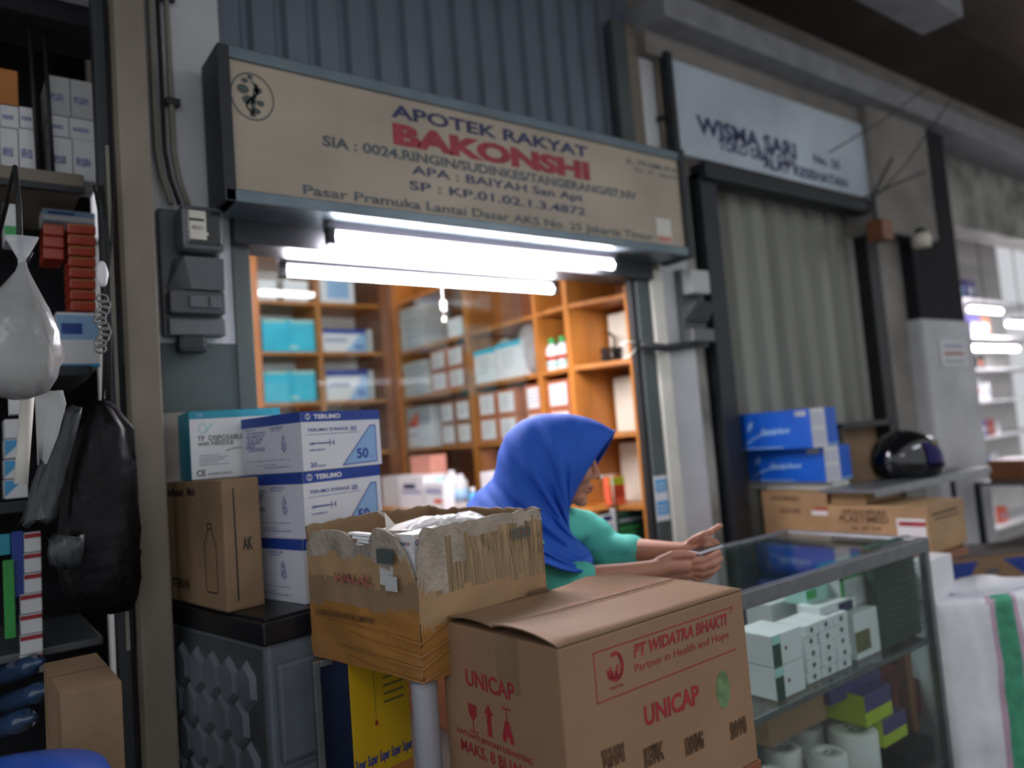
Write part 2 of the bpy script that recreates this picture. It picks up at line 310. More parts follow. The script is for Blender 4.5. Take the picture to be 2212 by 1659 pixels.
# ================================================================== SIGN
def signboard():
    x0, x1, z0, z1, y = .637, 2.60, 2.175, 2.63, 2.12
    t = thing('signboard', 'long beige pharmacy signboard with red and navy lettering above the lit opening', 'sign', (x0, y, z0))
    L = x1-x0; Hh = z1-z0
    b = MB(); b.box((.02, .0, .02), (L-.02, .14, Hh-.02), 'sign_face'); b.build('panel', t)
    b = MB(); b.box((0, -.012, Hh-.032), (L, .15, Hh+.004), 'sign_trim', .003); b.box((0, -.014, 0), (L, .15, .036), 'sign_trim', .003)
    b.box((-.004, -.014, 0), (.03, .15, Hh), 'dark_metal', .003); b.box((L-.02, -.016, -.01), (L+.016, .15, Hh+.02), 'dark_metal', .003)
    b.build('frame', t)
    fr = (V((0, 0, 0)), X3, Z3)
    def q(u, v): p = onY(u, v, y); return p.x-x0, p.z-z0
    b = MB()
    def tx(ul, vl, ur, vr, h, s_, m, bold=.02):       # baseline from (ul,vl) to (ur,vr)
        a = q(ul, vl); c = q(ur, vr); MB().text(fr, a[0], (a[1]+c[1])/2, h, s_, m, c[0]-a[0], bold).build('lettering', t)
    tx(845, 254, 1270, 338, .043, 'APOTEK RAKYAT', 'sign_navy', .03)
    tx(850, 308, 1275, 388, .066, 'BAKONSHI', 'sign_red', .06)
    tx(697, 312, 1375, 434, .033, 'SIA : 0024.RINGIN/SUDINKES/TANGERANG/07.NV', 'sign_grey', .03)
    tx(890, 378, 1260, 433, .030, 'APA : BAIYAH San Apt', 'sign_navy', .015)
    tx(885, 408, 1265, 466, .030, 'SP : KP.01.02.1.3.4872', 'sign_navy', .015)
    tx(655, 418, 1412, 520, .030, 'Pasar Pramuka Lantai Dasar AKS No. 25 Jakarta Timur', 'sign_grey', .02)
    tx(1352, 356, 1462, 370, .022, 'JL. PRAMUKA', 'sign_grey', .01); tx(1372, 372, 1462, 386, .018, 'No. 25 - Jakarta', 'sign_grey', .01)
    c = q(545, 209); r = .064
    b.ring(fr, c[0], c[1], r, r*1.12, .07, 'sign_green')
    b.line(fr, [(c[0]+.012, c[1]+.035), (c[0]-.004, c[1]-.055)], .012, 'sign_green')
    for dx, dz, rx in ((-.02, .045, .010), (-.026, .018, .018), (-.012, -.012, .018), (.022, -.016, .012), (.018, .022, .012), (.01, -.042, .012), (-.004, .058, .009)): b.ring(fr, c[0]+dx, c[1]+dz, rx, rx*.8, 1, 'sign_green', n=14)
    for k in range(12):
        a0 = k*.55; b.line(fr, [(c[0]+.018*sin(a0), c[1]+.045-k*.0085), (c[0]+.018*sin(a0+.55), c[1]+.045-(k+1)*.0085)], .006, 'sign_green')
    b.build('emblem', t)
    b = MB(); a = q(1415, 470); e = q(1452, 528); b.rect(fr, a[0], e[1], e[0], a[1]+.0, 'paper_white', .002); b.rect(fr, a[0]+.004, e[1]+.005, e[0]-.004, e[1]+.03, 'pink_paper', .003)
    tag(b.build('sticker', t), 'small white sticker')
signboard()
def sign2():
    A = onY(1443, 129, 2.24); Bp = onY(1860, 265, 2.24); z0 = 2.705; z1 = (A.z+Bp.z)/2
    x0, x1 = 2.74, 4.50
    t = thing('signboard', 'pale blue and white board with blurred navy lettering above the closed shutter', 'sign', (x0, 2.24, z0))
    b = MB(); b.box((0, 0, 0), (x1-x0, .04, z1-z0), 'sign2', .004); b.build('panel', t)
    b = MB(); b.box((-.035, -.02, -.04), (0, .06, z1-z0+.02), 'dark_metal', .003); b.build('frame', t)
    fr = (V((0, 0, 0)), X3, Z3)
    def q(u, v): p = onY(u, v, 2.24); return p.x-x0, p.z-z0
    for u0, v0, u1, v1, h, tx_ in ((1505, 276, 1722, 350, .085, 'WISMA SARI'), (1552, 314, 1720, 372, .055, 'TOKO OBAT DAN'), (1648, 352, 1832, 415, .055, 'ALAT KESEHATAN'), (1758, 350, 1815, 366, .045, 'No. 25')):
        a = q(u0, v0); c = q(u1, v1); MB().text(fr, a[0], (a[1]+c[1])/2, h, tx_, 'sign_navy', c[0]-a[0], .04).build('lettering', t)
m2 = mat('sign2', 'c2cdd6', rough=.5, var=.14, scale=1.6)
sign2()

# ================================================================== TUBE LAMPS
def lamp(y, z, x0, x1, label, name='tube_lamp', tm='tube_light'):
    t = thing(name, label, 'lamp', ((x0+x1)/2, y, z)); L = x1-x0; h = L/2
    b = MB(); b.box((-h-.01, -.012, .022), (h+.01, .035, .055), 'casing_white', .004); b.build('casing', t)
    b = MB(); b.tube([(-h+.01, 0, 0), (h-.01, 0, 0)], .0165, tm, 16); b.build('tube', t)
    for s_ in (-1, 1):
        b = MB(); b.box((s_*h-.012, -.016, -.022), (s_*h+.012, .02, .03), 'dark_metal', .003); b.build('end_holder', t)
    for s_ in (-.6, .6): b = MB(); b.tube([(s_*h, .01, .05), (s_*h, .01, .09)], .004, 'dark_metal', 6); b.build('hanger', t)
    return t
a = onY(714, 512, 2.19); c = onY(1326, 575, 2.19); lamp(2.19, (a.z+c.z)/2, a.x, c.x, 'lit fluorescent tube lamp just under the signboard, nearer and longer of two')
a = onY(610, 580, 2.44); c = onY(1196, 630, 2.44); lamp(2.44, (a.z+c.z)/2, a.x, c.x, 'lit fluorescent tube lamp farther inside the opening, behind the other tube')
lamp(3.5, 2.62, 1.0, 2.2, 'added tube lamp brightening the shelves deep inside the pharmacy, out of view', tm='tube_mid')  # unseen lamp added to brighten the shop interior
# hanging pull cord tag
p = onY(955, 630, 2.5); e = onY(960, 690, 2.5)
t = thing('pull_cord', 'small pale pull cord with a tag hanging below the inner tube lamp', 'cord', (p.x, 2.5, e.z))
b = MB(); b.tube([(0, 0, 0), (.0, 0, .1), (.003, 0, .16)], .0015, 'paper_white', 6); b.build('cord', t)
b = MB(); b.box((-.01, -.003, .035), (.012, .003, .075), 'paper_white', .002); b.build('tag', t)
b = MB(); b.box((-.007, -.005, -.01), (.007, .005, .01), 'paper_white', .003); b.build('knob', t)
# added unseen lamps behind the viewer, put in to light the shopfronts
for i, (x, y, lab) in enumerate([(-.9, -1.2, 'added unseen tube lamp behind the viewer lighting the shopfront, nearer one'), (3.4, -.5, 'added unseen tube lamp lighting the shopfronts farther along to the right')]):
    t = thing('added_fill_lamp', lab, 'lamp', (x, y, 3.2))
    b = MB(); b.box((-.62, -.05, .02), (.62, .05, .07), 'casing_white', .005); b.build('casing', t)
    b = MB(); b.tube([(-.6, 0, 0), (.6, 0, 0)], .016, 'tube_dim', 12); b.build('tube', t)
    [MB().tube([(q_, 0, .06), (q_, 0, .66)], .004, 'dark_metal', 6).build('hanger', t) for q_ in (-.4, .4)]
    ld = bpy.data.lights.new('added_fill_light', 'AREA'); ld.shape = 'RECTANGLE'; ld.size = 1.2; ld.size_y = .08; ld.energy = FILL_W*(1 if i == 0 else .8); ld.color = (.88, .94, 1)
    lo = bpy.data.objects.new('added_fill_light', ld); COL.objects.link(lo); lo.location = (x, y, 3.17)

# ================================================================== CABINETS
ZS = [0.10, .46, .79, 1.115, 1.44, 1.765, 2.06, 2.39]
def back_cabinet():
    y = 4.40; x0, x1 = 1.435, 2.35; h = 2.70
    t = thing('shelf_cabinet', 'orange brown wooden shelf cabinet along the back wall, glass fronted', 'cabinet', (x0, y, 0))
    L = x1-x0
    b = MB(); b.box((0, .40, 0), (L, .42, h), 'backing'); b.build('back_panel', t)
    for xx, ww in ((0, .05), (1.835-x0, .03), (L-.075, .075)):
        b = MB(); b.box((xx, 0, 0), (xx+ww, .40, h), 'orange_wood' if xx < .7 else 'brown_wood', .003); b.build('upright', t)
    for z in [.1, .46, .79, 1.115, 1.44, 1.77, 2.075, 2.385, 2.67]:
        b = MB(); b.box((.05, .005, z-.022), (L-.075, .39, z), 'orange_wood', .002); b.build('shelf', t)
    b = MB(); b.box((.05, -.012, .02), (L-.0, -.007, h-.02), 'glass'); b.build('glass_door', t)
back_cabinet()
def side_cabinet():
    x = 2.35; y0, y1 = 2.36, 4.39; h = 2.70
    t = thing('shelf_cabinet', 'orange brown wooden shelf cabinet along the right wall full of medicine cartons', 'cabinet', (x, y0, 0))
    D = .33; L = y1-y0
    b = MB(); b.box((D, 0, 0), (D+.02, L, h), 'brown_wood'); b.build('back_panel', t)
    b = MB(); b.box((.10, 0, 0), (D, .03, h), 'orange_wood', .003); b.build('upright', t)
    for yy, ww in ((2.66-y0, .035), (2.90-y0, .03), (3.515-y0, .04), (4.33-y0, .06)):
        b = MB(); b.box((0, yy, 0), (D, yy+ww, h), 'orange_wood', .003); b.build('upright', t)
    for z in [.1, .46, .79, 1.115, 1.44, 1.765, 2.06]:
        b = MB(); b.box((.004, 2.66-y0, z-.022), (D-.005, L-.01, z), 'orange_wood', .002); b.add([(.10, .02, z-.022), (D, .02, z-.022), (D, .31, z-.022), (.004, .31, z-.022), (.10, .02, z), (D, .02, z), (D, .31, z), (.004, .31, z)], [(3, 2, 1, 0), (4, 5, 6, 7), (0, 1, 5, 4), (1, 2, 6, 5), (2, 3, 7, 6), (3, 0, 4, 7)], 'orange_wood'); b.build('shelf', t)
    b = MB(); b.box((.004, 3.55-y0, 2.365), (D-.005, L-.01, 2.385), 'orange_wood', .002); b.build('shelf', t)
    b = MB(); b.box((-.012, 3.0-y0, .85), (-.007, 4.33-y0, h-.35), 'glass'); b.build('glass_door', t)
side_cabinet()
# --- goods on the back cabinet
yb = 4.44
def d_terumo_small(b, w_, d, h):
    f = frF(); b.rect(f, 0, h*.80, w_, h, 'blue_ink'); b.poly(f, [(w_*.5, .02*h), (w_, .02*h), (w_, h*.78), (w_*.86, h*.78)], 'lightblue', .001)
    b.rect(f, w_*.05, h*.45, w_*.55, h*.6, 'pale_ink', .001); b.text(f, w_*.72, h*.15, h*.2, '50', 'blue_ink', w_*.2, .03, .0015)
def d_turq(b, w_, d, h):
    f = frF(); b.rect(f, w_*.02, h*.90, w_*.46, h*.99, 'mint', .001); b.rect(f, w_*.53, h*.90, w_*.98, h*.99, 'mint', .001); b.rect(f, w_*.495, 0, w_*.505, h, 'teal', .001); b.ring(f, w_*.58, h*.12, w_*.09, h*.1, 1, 'mint', .0012, 0, 180, 14)
d_ltbl = lambda b, w_, d, h: b.rect(frF(), w_*.2, h*.2, w_*.85, h*.9, 'lightblue')
good('carton', 'turquoise syringe carton on upper middle shelf of back cabinet', 'box', 565, 678, 690, 2.075, yb, .25, 'turquoise', d_turq, 'turquoise cartons in the back cabinet')
good('carton', 'turquoise syringe carton on the shelf just above the stacked syringe boxes', 'box', 569, 681, 801, 1.77, yb, .25, 'turquoise', d_turq, 'turquoise cartons in the back cabinet')
good('carton', 'white carton with blue stripe and pale triangle on upper back shelf', 'box', 696, 790, 711, 2.075, yb, .22, 'white_card', d_terumo_small, 'blue striped syringe cartons in the back cabinet')
good('carton', 'white carton with blue stripe and pale triangle on lower back shelf', 'box', 703, 795, 799, 1.77, yb, .22, 'white_card', d_terumo_small, 'blue striped syringe cartons in the back cabinet')
good('carton', 'plain white carton squeezed beside the upper blue striped carton', 'box', 793, 803, 712, 2.075, yb+.02, .22, 'grey_card')
good('carton', 'plain white carton squeezed beside the lower blue striped carton', 'box', 798, 806, 800, 1.77, yb+.02, .22, 'grey_card')
good('carton', 'small white carton, left of the pair on the top back shelf', 'box', 553, 597, 606, 2.385, yb, .2, 'white_card', group='white cartons on top of the back cabinet')
good('carton', 'small white carton, right of the pair on the top back shelf', 'box', 612, 665, 606, 2.385, yb, .2, 'white_card', group='white cartons on top of the back cabinet')
good('carton', 'white carton with pale blue panel on top back shelf', 'box', 690, 763, 600, 2.385, yb, .2, 'white_card', d_ltbl)
good('carton', 'white carton with blue top standing low in the back cabinet, hidden behind syringe boxes', 'box', 700, 800, 905, 1.44, yb, .2, 'white_card', d_terumo_small)
# --- goods on side cabinet (face x = 2.37)
xs = 2.375
def d_lines(b, w_, d, h, m='palegrey_ink'):
    f = frL(w_)
    n = max(2, int(h/.05))
    for k in range(1, n): b.rect(f, 0, h*k/n-.001, w_, h*k/n+.001, m, .001)
def d_label(b, w_, d, h):
    f = frL(w_); b.rect(f, w_*.12, h*.12, w_*.88, h*.88, 'white_card', .001)
    for k in range(4): b.rect(f, w_*.2, h*(.3+.13*k), w_*(.6+.05*(k % 2)), h*(.34+.13*k), 'palegrey_ink', .0015)
def d_teal(b, w_, d, h):
    f = frL(w_); b.rect(f, 0, h*.86, w_, h, 'turquoise', .001)
    for k in range(4): b.rect(f, w_*.2, h*(.3+.13*k), w_*(.65+.05*(k % 2)), h*(.33+.13*k), 'palegrey_ink', .0015)
def stackX(n, ul, ur, vt, z0, lab, grp, m='grey_card'):
    zt = onX((ul+ur)/2, vt, xs).z; h = (zt-z0)/n; a = onX(ur, vt+20, xs).y; c = onX(ul, vt+20, xs).y
    for k in range(n):
        mb = MB(); mb.box((0, 0, 0), (.2, c-a, h-.002), m, .002); mb.rect(frL(c-a), .2*(c-a), h*.3, .75*(c-a), h*.6, 'palegrey_ink')
        tag(mb.build('carton', loc=(xs+random.uniform(-.004, .004), a, z0+k*h)), lab % ['bottom', 'second', 'third', 'fourth', 'fifth', 'sixth'][k], 'box', grp)
stackX(5, 858, 913, 664, 2.06, 'flat grey white carton, %s of the tall stack in upper side cabinet', 'stacked grey cartons in the side cabinet')
stackX(4, 862, 925, 782, 1.765, 'flat grey white carton, %s of the stack in the middle left bay of side cabinet', 'stacked grey cartons in the side cabinet')
goodX('carton', 'single white carton standing right of the tall grey carton stack', 'box', 966, 996, 687, 2.06, xs, .2, 'white_card', d_lines)
def fourX(us, ztop, zmid, z0, labfmt, grp, m='orange_label_box', x=xs, deco=d_label):
    for ri, (za, zb) in enumerate(((z0, zmid), (zmid, ztop))):
        for ci, (ul, ur) in enumerate(us):
            a = onX(ur, 800, x).y; c = onX(ul, 800, x).y; mb = MB(); mb.box((0, 0, 0), (.2, c-a-.004, zb-za-.002), m, .002); deco(mb, c-a-.004, .2, zb-za-.002)
            tag(mb.build('carton', loc=(x, a, za)), labfmt % (('lower', 'upper')[ri], ('left', 'right')[ci]), 'box', grp)
G = 'orange cartons with white labels in the side cabinet'
fourX([(930, 966), (966, 1004)], 2.015, 1.89, 1.765, 'orange carton with white label, %s %s of the four beside the grey stack', G)
fourX([(1026, 1066), (1067, 1110)], 1.715, 1.577, 1.44, 'orange carton with white label, %s %s of the four above the blue headscarf', G)
fourX([(1128, 1175), (1177, 1226)], 1.715, 1.577, 1.44, 'brown carton with white label, %s %s of the four right above the headscarf', G)
fourX([(943, 975), (976, 1010)], 1.70, 1.57, 1.44, 'dull carton with pale label, %s %s of the four near the cabinet corner', G, 'brown_wood')
goodX('carton', 'white carton with teal top stripe, left of the pair on the middle shelf', 'box', 1023, 1070, 755, 1.765, xs, .2, 'white_card', d_teal, 'teal striped cartons')
goodX('carton', 'white carton with teal top stripe, right of the pair next to the plastic bag', 'box', 1071, 1125, 738, 1.765, xs, .2, 'white_card', d_teal, 'teal striped cartons')
def d_orange(b, w_, d, h):
    f = frL(w_); b.rect(f, 0, h*.55, w_, h, 'palegrey_ink', .001); b.poly(f, [(w_*.15, h*.52), (w_*.62, h*.52), (w_*.62, h*.9)], 'salmon', .0015); b.line(f, [(0, h*.5), (w_*.5, h*.58)], .01, 'navy_ink', .002)
    b.rect(f, w_*.2, h*.3, w_*.6, h*.34, 'pale_ink', .0015)
goodX('carton', 'white carton with orange triangle and dark streak, low in the corner bay', 'box', 866, 928, 880, 1.44, xs, .2, 'white_card', d_orange)
# bag on middle shelf
def blob(name, c, rx, ry, rz_, m, amp=.15, n=20, k=14, seed=0, top=1.0, freq=6, parent=None):
    rings = []
    for i in range(k+1):
        a = pi*i/k; rings.append([])
        for j in range(n):
            q = 2*pi*j/n; p = V((rx*sin(a)*cos(q), ry*sin(a)*sin(q), -rz_*cos(a)))
            if i > k/2: s_ = 1-(1-top)*((i-k/2)/(k/2)); p.x *= s_; p.y *= s_
            f = 1+amp*noise.noise(p*freq/max(rx, ry, rz_)*.5+V((seed, 0, 0))); rings[-1].append(V((p.x*f, p.y*f, p.z+rz_)))
    b = MB(); b.loft(rings, m, True, False); o = b.build(name, parent, loc=c); return o
p = onX(1148, 795, 2.45); tag(blob('plastic_bag', (2.45, p.y, 1.766), .06, .10, .14, 'plastic_milky', .35, seed=3, top=.6), 'crumpled white plastic bag beside the teal striped cartons', 'bag')
p = onX(1100, 795, 2.5); tag(blob('plastic_bag', (2.56, p.y+.1, 1.766), .05, .10, .13, 'grey_card', .35, seed=9, top=.6), 'greyish plastic bag heaped behind the teal striped cartons', 'bag')
# green capped bottles
for i, (u, lab) in enumerate([(1196, 'white bottle with green cap and red label, left of two on the narrow shelf'), (1216, 'white bottle with green cap and red label, right of two on the narrow shelf')]):
    q = onX(u, 790, 2.42); t = thing('bottle', lab, 'bottle', (2.42+.01*i, q.y+.0, 1.766), 0, 'green capped bottles')
    b = MB(); b.lathe([(.03, 0), (.032, .005), (.032, .10), (.024, .125), (.014, .135)], 'white_card', 20); b.lathe([(.0325, .05), (.0325, .075)], 'red_pack', 20); b.lathe([(.0325, .02), (.0325, .048)], 'mint', 20); b.build('bottle_body', t)
    b = MB(); b.lathe([(.015, .135), (.018, .137), (.018, .16), (.012, .165)], 'green_cap', 16); b.build('cap', t)
# near bay
b = MB(); b.box((0, 0, 0), (.02, .13, .24), 'cream_card', .002); tag(b.build('carton', loc=(2.58, 2.505, 1.766)), 'tall cream carton standing at the right end of the middle shelf', 'box')
b = MB(); b.box((0, 0, 0), (.02, .13, .26), 'cream_card', .002); tag(b.build('carton', loc=(2.58, 2.505, 1.441)), 'tall cream carton standing above the lower right shelf of the cabinet', 'box')
b = MB(); b.box((0, 0, 0), (.02, .13, .27), 'cream_card', .002); tag(b.build('carton', loc=(2.58, 2.505, 1.116)), 'tall cream carton behind the small orange and green pack', 'box')
b = MB()
for k in range(5): b.tube([(.05*cos(a_/5)*(.9+.05*k), .02*sin(a_), .04+.03*sin(a_/5+k)) for a_ in range(32)], .004, 'cable', 6)
b.tube([(.02, 0, .02), (.03, .0, .12), (.0, .01, .15), (-.03, -.05, .12)], .006, 'cable', 8)
tag(b.build('cable_coil', loc=(2.52, 2.57, 1.768)), 'coil of dark cable lying in the right bay of the side cabinet', 'cable')
b = MB(); b.tube([onY(1340, 745, 2.3), onY(1358, 738, 2.28), onY(1372, 738, 2.29)], .004, 'white_strip', 8); b.tube([onY(1345, 775, 2.3), onY(1360, 770, 2.28), onY(1375, 752, 2.29)], .003, 'white_strip', 8)
tag(b.build('wire', None), 'thin pale wires sticking out at the right edge of the opening', 'wire')
# lower goods beside the person (on a counter behind)
b = MB(); b.box((0, 0, 0), (.35, 1.85, .03), 'orange_wood', .003); b.box((.01, .01, -1.08), (.34, 1.84, 0), 'brown_wood', .003)
tag(b.build('counter_cabinet', loc=(1.98, 2.47, 1.085)), 'low orange wood counter in front of the side cabinet', 'counter')
zc = 1.116
def counter_box(name, label, ul, ur, vt, x, dp, m, deco=None, grp=None): return goodX(name, label, 'box', ul, ur, vt, zc, x, dp, m, deco, grp)
d_navy = lambda b, w_, d, h: (b.rect(frL(w_), w_*.1, h*.45, w_*.9, h*.55, 'pale_ink'), b.rect(frL(w_), w_*.2, h*.6, w_*.7, h*.75, 'navy_ink'))
d_sal = lambda b, w_, d, h: (b.rect(frL(w_), w_*.1, h*.6, w_*.9, h*.8, 'pale_ink'), b.rect(frL(w_), w_*.5, h*.25, w_*.9, h*.42, 'salmon'))
counter_box('carton', 'plain grey white carton on the counter, next to the syringe boxes', 824, 858, 1030, 2.03, .15, 'grey_card')
counter_box('carton', 'white carton with pale blue print on the counter between grey and salmon ones', 860, 913, 1028, 2.01, .15, 'white_card', d_navy)
counter_box('carton', 'small white carton with salmon mark on the counter', 916, 957, 1044, 2.0, .12, 'white_card', d_sal)
t_ = counter_box('paper_stack', 'stack of pinkish paper standing low in the side cabinet', 886, 930, 985, 2.12, .1, 'pink_paper'); t_['category'] = 'paper'
for i, (u, h, lab) in enumerate([(952, .17, 'greenish white bottle, left of the three on the counter'), (978, .19, 'tall white bottle with pale label, middle of the three on the counter'), (996, .17, 'greyish bottle, right of the three on the counter')]):
    q = onX(u, 1060, 2.1); t = thing('bottle', lab, 'bottle', (2.1, q.y, zc), 0, 'white bottles on the counter')
    b = MB(); b.lathe([(.035, 0), (.037, .004), (.037, h*.8), (.02, h*.92)], ['mint', 'white_card', 'grey_card'][i], 18); b.lathe([(.0375, h*.2), (.0375, h*.6)], ['grey_card', 'palegrey_ink', 'lightblue'][i], 18); b.build('bottle_body', t)
    b = MB(); b.lathe([(.018, h*.92), (.018, h), (.012, h+.004)], 'white_card', 14); b.build('cap', t)
q = onX(1021, 1065, 2.05); t = thing('bottle', 'small bright blue bottle beside the blue headscarf', 'bottle', (2.05, q.y, zc))
b = MB(); b.lathe([(.02, 0), (.022, .003), (.022, .075), (.01, .09)], 'bottle_blue', 16); b.build('bottle_body', t); b = MB(); b.lathe([(.012, .09), (.012, .11), (.008, .112)], 'white_card', 12); b.build('cap', t)
counter_box('carton', 'small white carton half hidden behind the blue headscarf', 1038, 1066, 1020, 2.1, .1, 'white_card')
# right of face: pack, swab, boxes under the shelf
xr = 2.10
def place_near(name, label, cat, ul, ur, vt, vb, x, dp, m, deco=None):
    um = (ul+ur)/2; zt = onX(um, vt, x).z; zb = onX(um, vb, x).z; a = onX(ur, (vt+vb)/2, x).y; c = onX(ul, (vt+vb)/2, x).y
    mb = MB(); mb.box((0, 0, 0), (dp, c-a, zt-zb), m, .002)
    if deco: deco(mb, c-a, dp, zt-zb)
    return tag(mb.build(name, loc=(x, a, zb)), label, cat)
yy0 = 2.5
b = MB(); b.box((0, 0, 0), (.40, .04, .045), 'orange_wood', .003); b.box((0, .005, -1.0), (.40, .035, 0), 'brown_wood')
def d_pack(b, w_, d, h):
    f = frL(w_); b.rect(f, 0, h*.72, w_, h, 'lime'); b.rect(f, w_*.3, h*.3, w_*.85, h*.72, 'red_pack')
yq = 2.50
good('carton', 'small orange and green pack on the cabinet shelf right of the face', 'box', 1316, 1349, 1030, 1.116, yq, .04, 'salmon', lambda b, w_, d, h: (b.rect(frF(), 0, h*.72, w_, h, 'lime'), b.rect(frF(), w_*.3, h*.3, w_*.85, h*.72, 'red_pack')))
good('carton', 'white carton with navy marks under the cabinet shelf, beside the dark green box', 'box', 1292, 1330, 1102, .791, 2.47, .05, 'white_card', lambda b, w_, d, h: [b.rect(frF(), w_*.25, h*(.46+.13*k), w_*.75, h*(.53+.13*k), 'navy_ink' if k % 2 else 'blue_ink') for k in range(4)])
good('carton', 'dark green box with pale and green stripes under the cabinet shelf', 'box', 1332, 1398, 1104, .791, 2.47, .05, 'dark_green', lambda b, w_, d, h: [b.rect(frF(), w_*.05, h*q, w_*(.8-.1*k), h*(q+.04), ['palegrey_ink', 'green_pack'][k > 0]) for k, q in enumerate((.86, .74, .66, .58))])
a = onY(1300, 1030, 2.49); b = MB(); b.tube([(0, 0, 0), (.10, 0, .004)], .0025, 'cream_card', 6); b.tube([(-.03, 0, 0), (-.02, 0, 0), (.0, 0, 0), (.01, 0, 0)], .008, 'white_card', 10, rr=[.003, .008, .007, .002]); b.tube([(.06, 0, 0), (.06, 0, 1.117-a.z)], .003, 'cream_card', 6)
tag(b.build('cotton_swab', loc=a), 'pale cotton tipped stick standing behind the face', 'swab')

# stickers on the right jamb
for i, (vt, vb, lab) in enumerate([(1030, 1072, 'blue and white sticker on the grey jamb, upper of two'), (1076, 1122, 'blue and white sticker on the grey jamb, lower of two')]):
    a = onY(1412+i*4, vt, YW-.012); c = onY(1443+i*5, vb, YW-.012); b = MB(); fr = (V((0, 0, 0)), X3, Z3); w_ = c.x-a.x; h = a.z-c.z
    b.box((0, -.002, 0), (w_, 0, h), 'white_card'); b.rect((V((0, -.002, 0)), X3, Z3), .004, h*.25, w_-.004, h*.85, 'bottle_blue')
    for k in range(2): b.rect((V((0, -.002, 0)), X3, Z3), .012, h*(.4+.2*k), w_-.015, h*(.45+.2*k), 'white_card', .001)
    tag(b.build('sticker', loc=(a.x, YW-.0105, c.z)), lab, 'sticker', 'jamb stickers')

# ================================================================== METERS
def meter():
    A = onY(332, 440, 2.2); Bq = onY(472, 700, 2.2); w_ = .15; h = .385
    t = thing('electric_meter', 'dark grey electricity meter box on the dirty white pillar', 'meter', (.505, 2.30, 1.815))
    b = MB(); b.box((-.012, -.03, 0), (.155, 0, .37), 'meter_case', .008); b.build('back_plate', t)
    b = MB(); b.box((.03, -.11, .235), (.15, -.03, .365), 'meter_grey', .018); b.box((.045, -.115, .25), (.138, -.105, .35), 'meter_glass', .004); wh = b.build('window_housing', t)
    b = MB(); f = (V((0, -.117, 0)), X3, Z3); b.rect(f, .05, .262, .095, .345, 'paper_white'); b.rect(f, .05, .315, .09, .322, 'black_ink', .001); b.rect(f, .062, .275, .10, .283, 'paper_white', .002); b.text(f, .055, .29, .012, '4521', 'black_ink', .03, 0, .002); b.build('dial_plate', wh)
    b = MB(); vs = []
    b.loft([[V((.02, -.03, .22)), V((.148, -.03, .22)), V((.148, -.085, .22)), V((.04, -.085, .22))], [V((.0, -.03, .13)), V((.15, -.03, .13)), V((.15, -.07, .13)), V((.06, -.07, .13))]], 'meter_grey'); b.s = [False]*len(b.s); b.build('cover', t)
    b = MB(); b.box((.0, -.075, .06), (.15, -.03, .125), 'meter_case', .006); b.box((.05, -.085, .075), (.135, -.07, .11), 'meter_grey', .003); b.box((.10, -.09, .08), (.104, -.084, .105), 'meter_glass'); b.build('breaker', t)
    b = MB(); b.box((.0, -.05, .0), (.155, -.03, .05), 'meter_grey', .006); b.build('terminal_cover', t)
    b = MB(); b.box((.02, -.06, -.05), (.10, -.005, .0), 'dark_metal', .015); b.build('cable_gland', t)
meter()
t = thing('switch_box', 'grey switch box with angular covers on the column between the shops', 'switch box', (2.70, 2.30, 1.80))
b = MB(); b.box((0, -.03, 0), (.16, 0, .36), 'grey_green', .006); b.build('back_plate', t)
b = MB(); b.box((.01, -.09, .24), (.14, -.03, .35), 'grey_card', .01); b.build('upper_cover', t)
b = MB(); b.loft([[V((.01, -.03, .20)), V((.16, -.03, .20)), V((.16, -.10, .2)), V((.03, -.10, .2))], [V((.0, -.03, .12)), V((.15, -.03, .12)), V((.15, -.05, .12)), V((.05, -.05, .12))]], 'grey_green'); b.s = [False]*len(b.s); b.build('middle_cover', t)
b = MB(); b.box((.0, -.08, .02), (.15, -.03, .08), 'meter_grey', .006); b.build('breaker', t)
b = MB(); b.tube([onY(1385, 745, 2.27), onY(1440, 752, 2.25), onY(1490, 745, 2.25), onY(1512, 735, 2.27)], .018, 'dark_metal', 8); tag(b.build('metal_bar', None), 'dark bent bar crossing the column below the switch box', 'bar')
# conduits on the left pillar
t = thing('conduit', 'pair of thin vertical cable conduits clipped on the pillar above the meter', 'conduit', (.50, 2.29, 2.2))
for k, (dx, r) in enumerate(((.0, .008), (.022, .006), (.046, .008))):
    b = MB(); b.tube([(dx+.03*(2-k)*0, -.01, 1.6), (dx, -.01, .16), (dx+.01, -.012, .08), (dx+.03, -.02, .0)], r, ['conduit', 'cable', 'conduit'][k], 8); b.build('pipe', t)
for z in (.30, .62):
    b = MB(); b.box((.03, -.022, z), (.07, 0, z+.02), 'dark_metal', .003); b.build('clip', t)
t = thing('conduit', 'thin grey conduit with dark clips running up the narrow column right of the long signboard', 'conduit', (2.70, 2.29, 2.66))
b = MB(); b.tube([(0, -.01, 0), (0, -.01, .62)], .012, 'post_paint', 8); b.build('pipe', t)
b = MB(); b.box((-.025, -.025, .2), (.025, 0, .225), 'dark_metal', .003); b.build('clip', t)

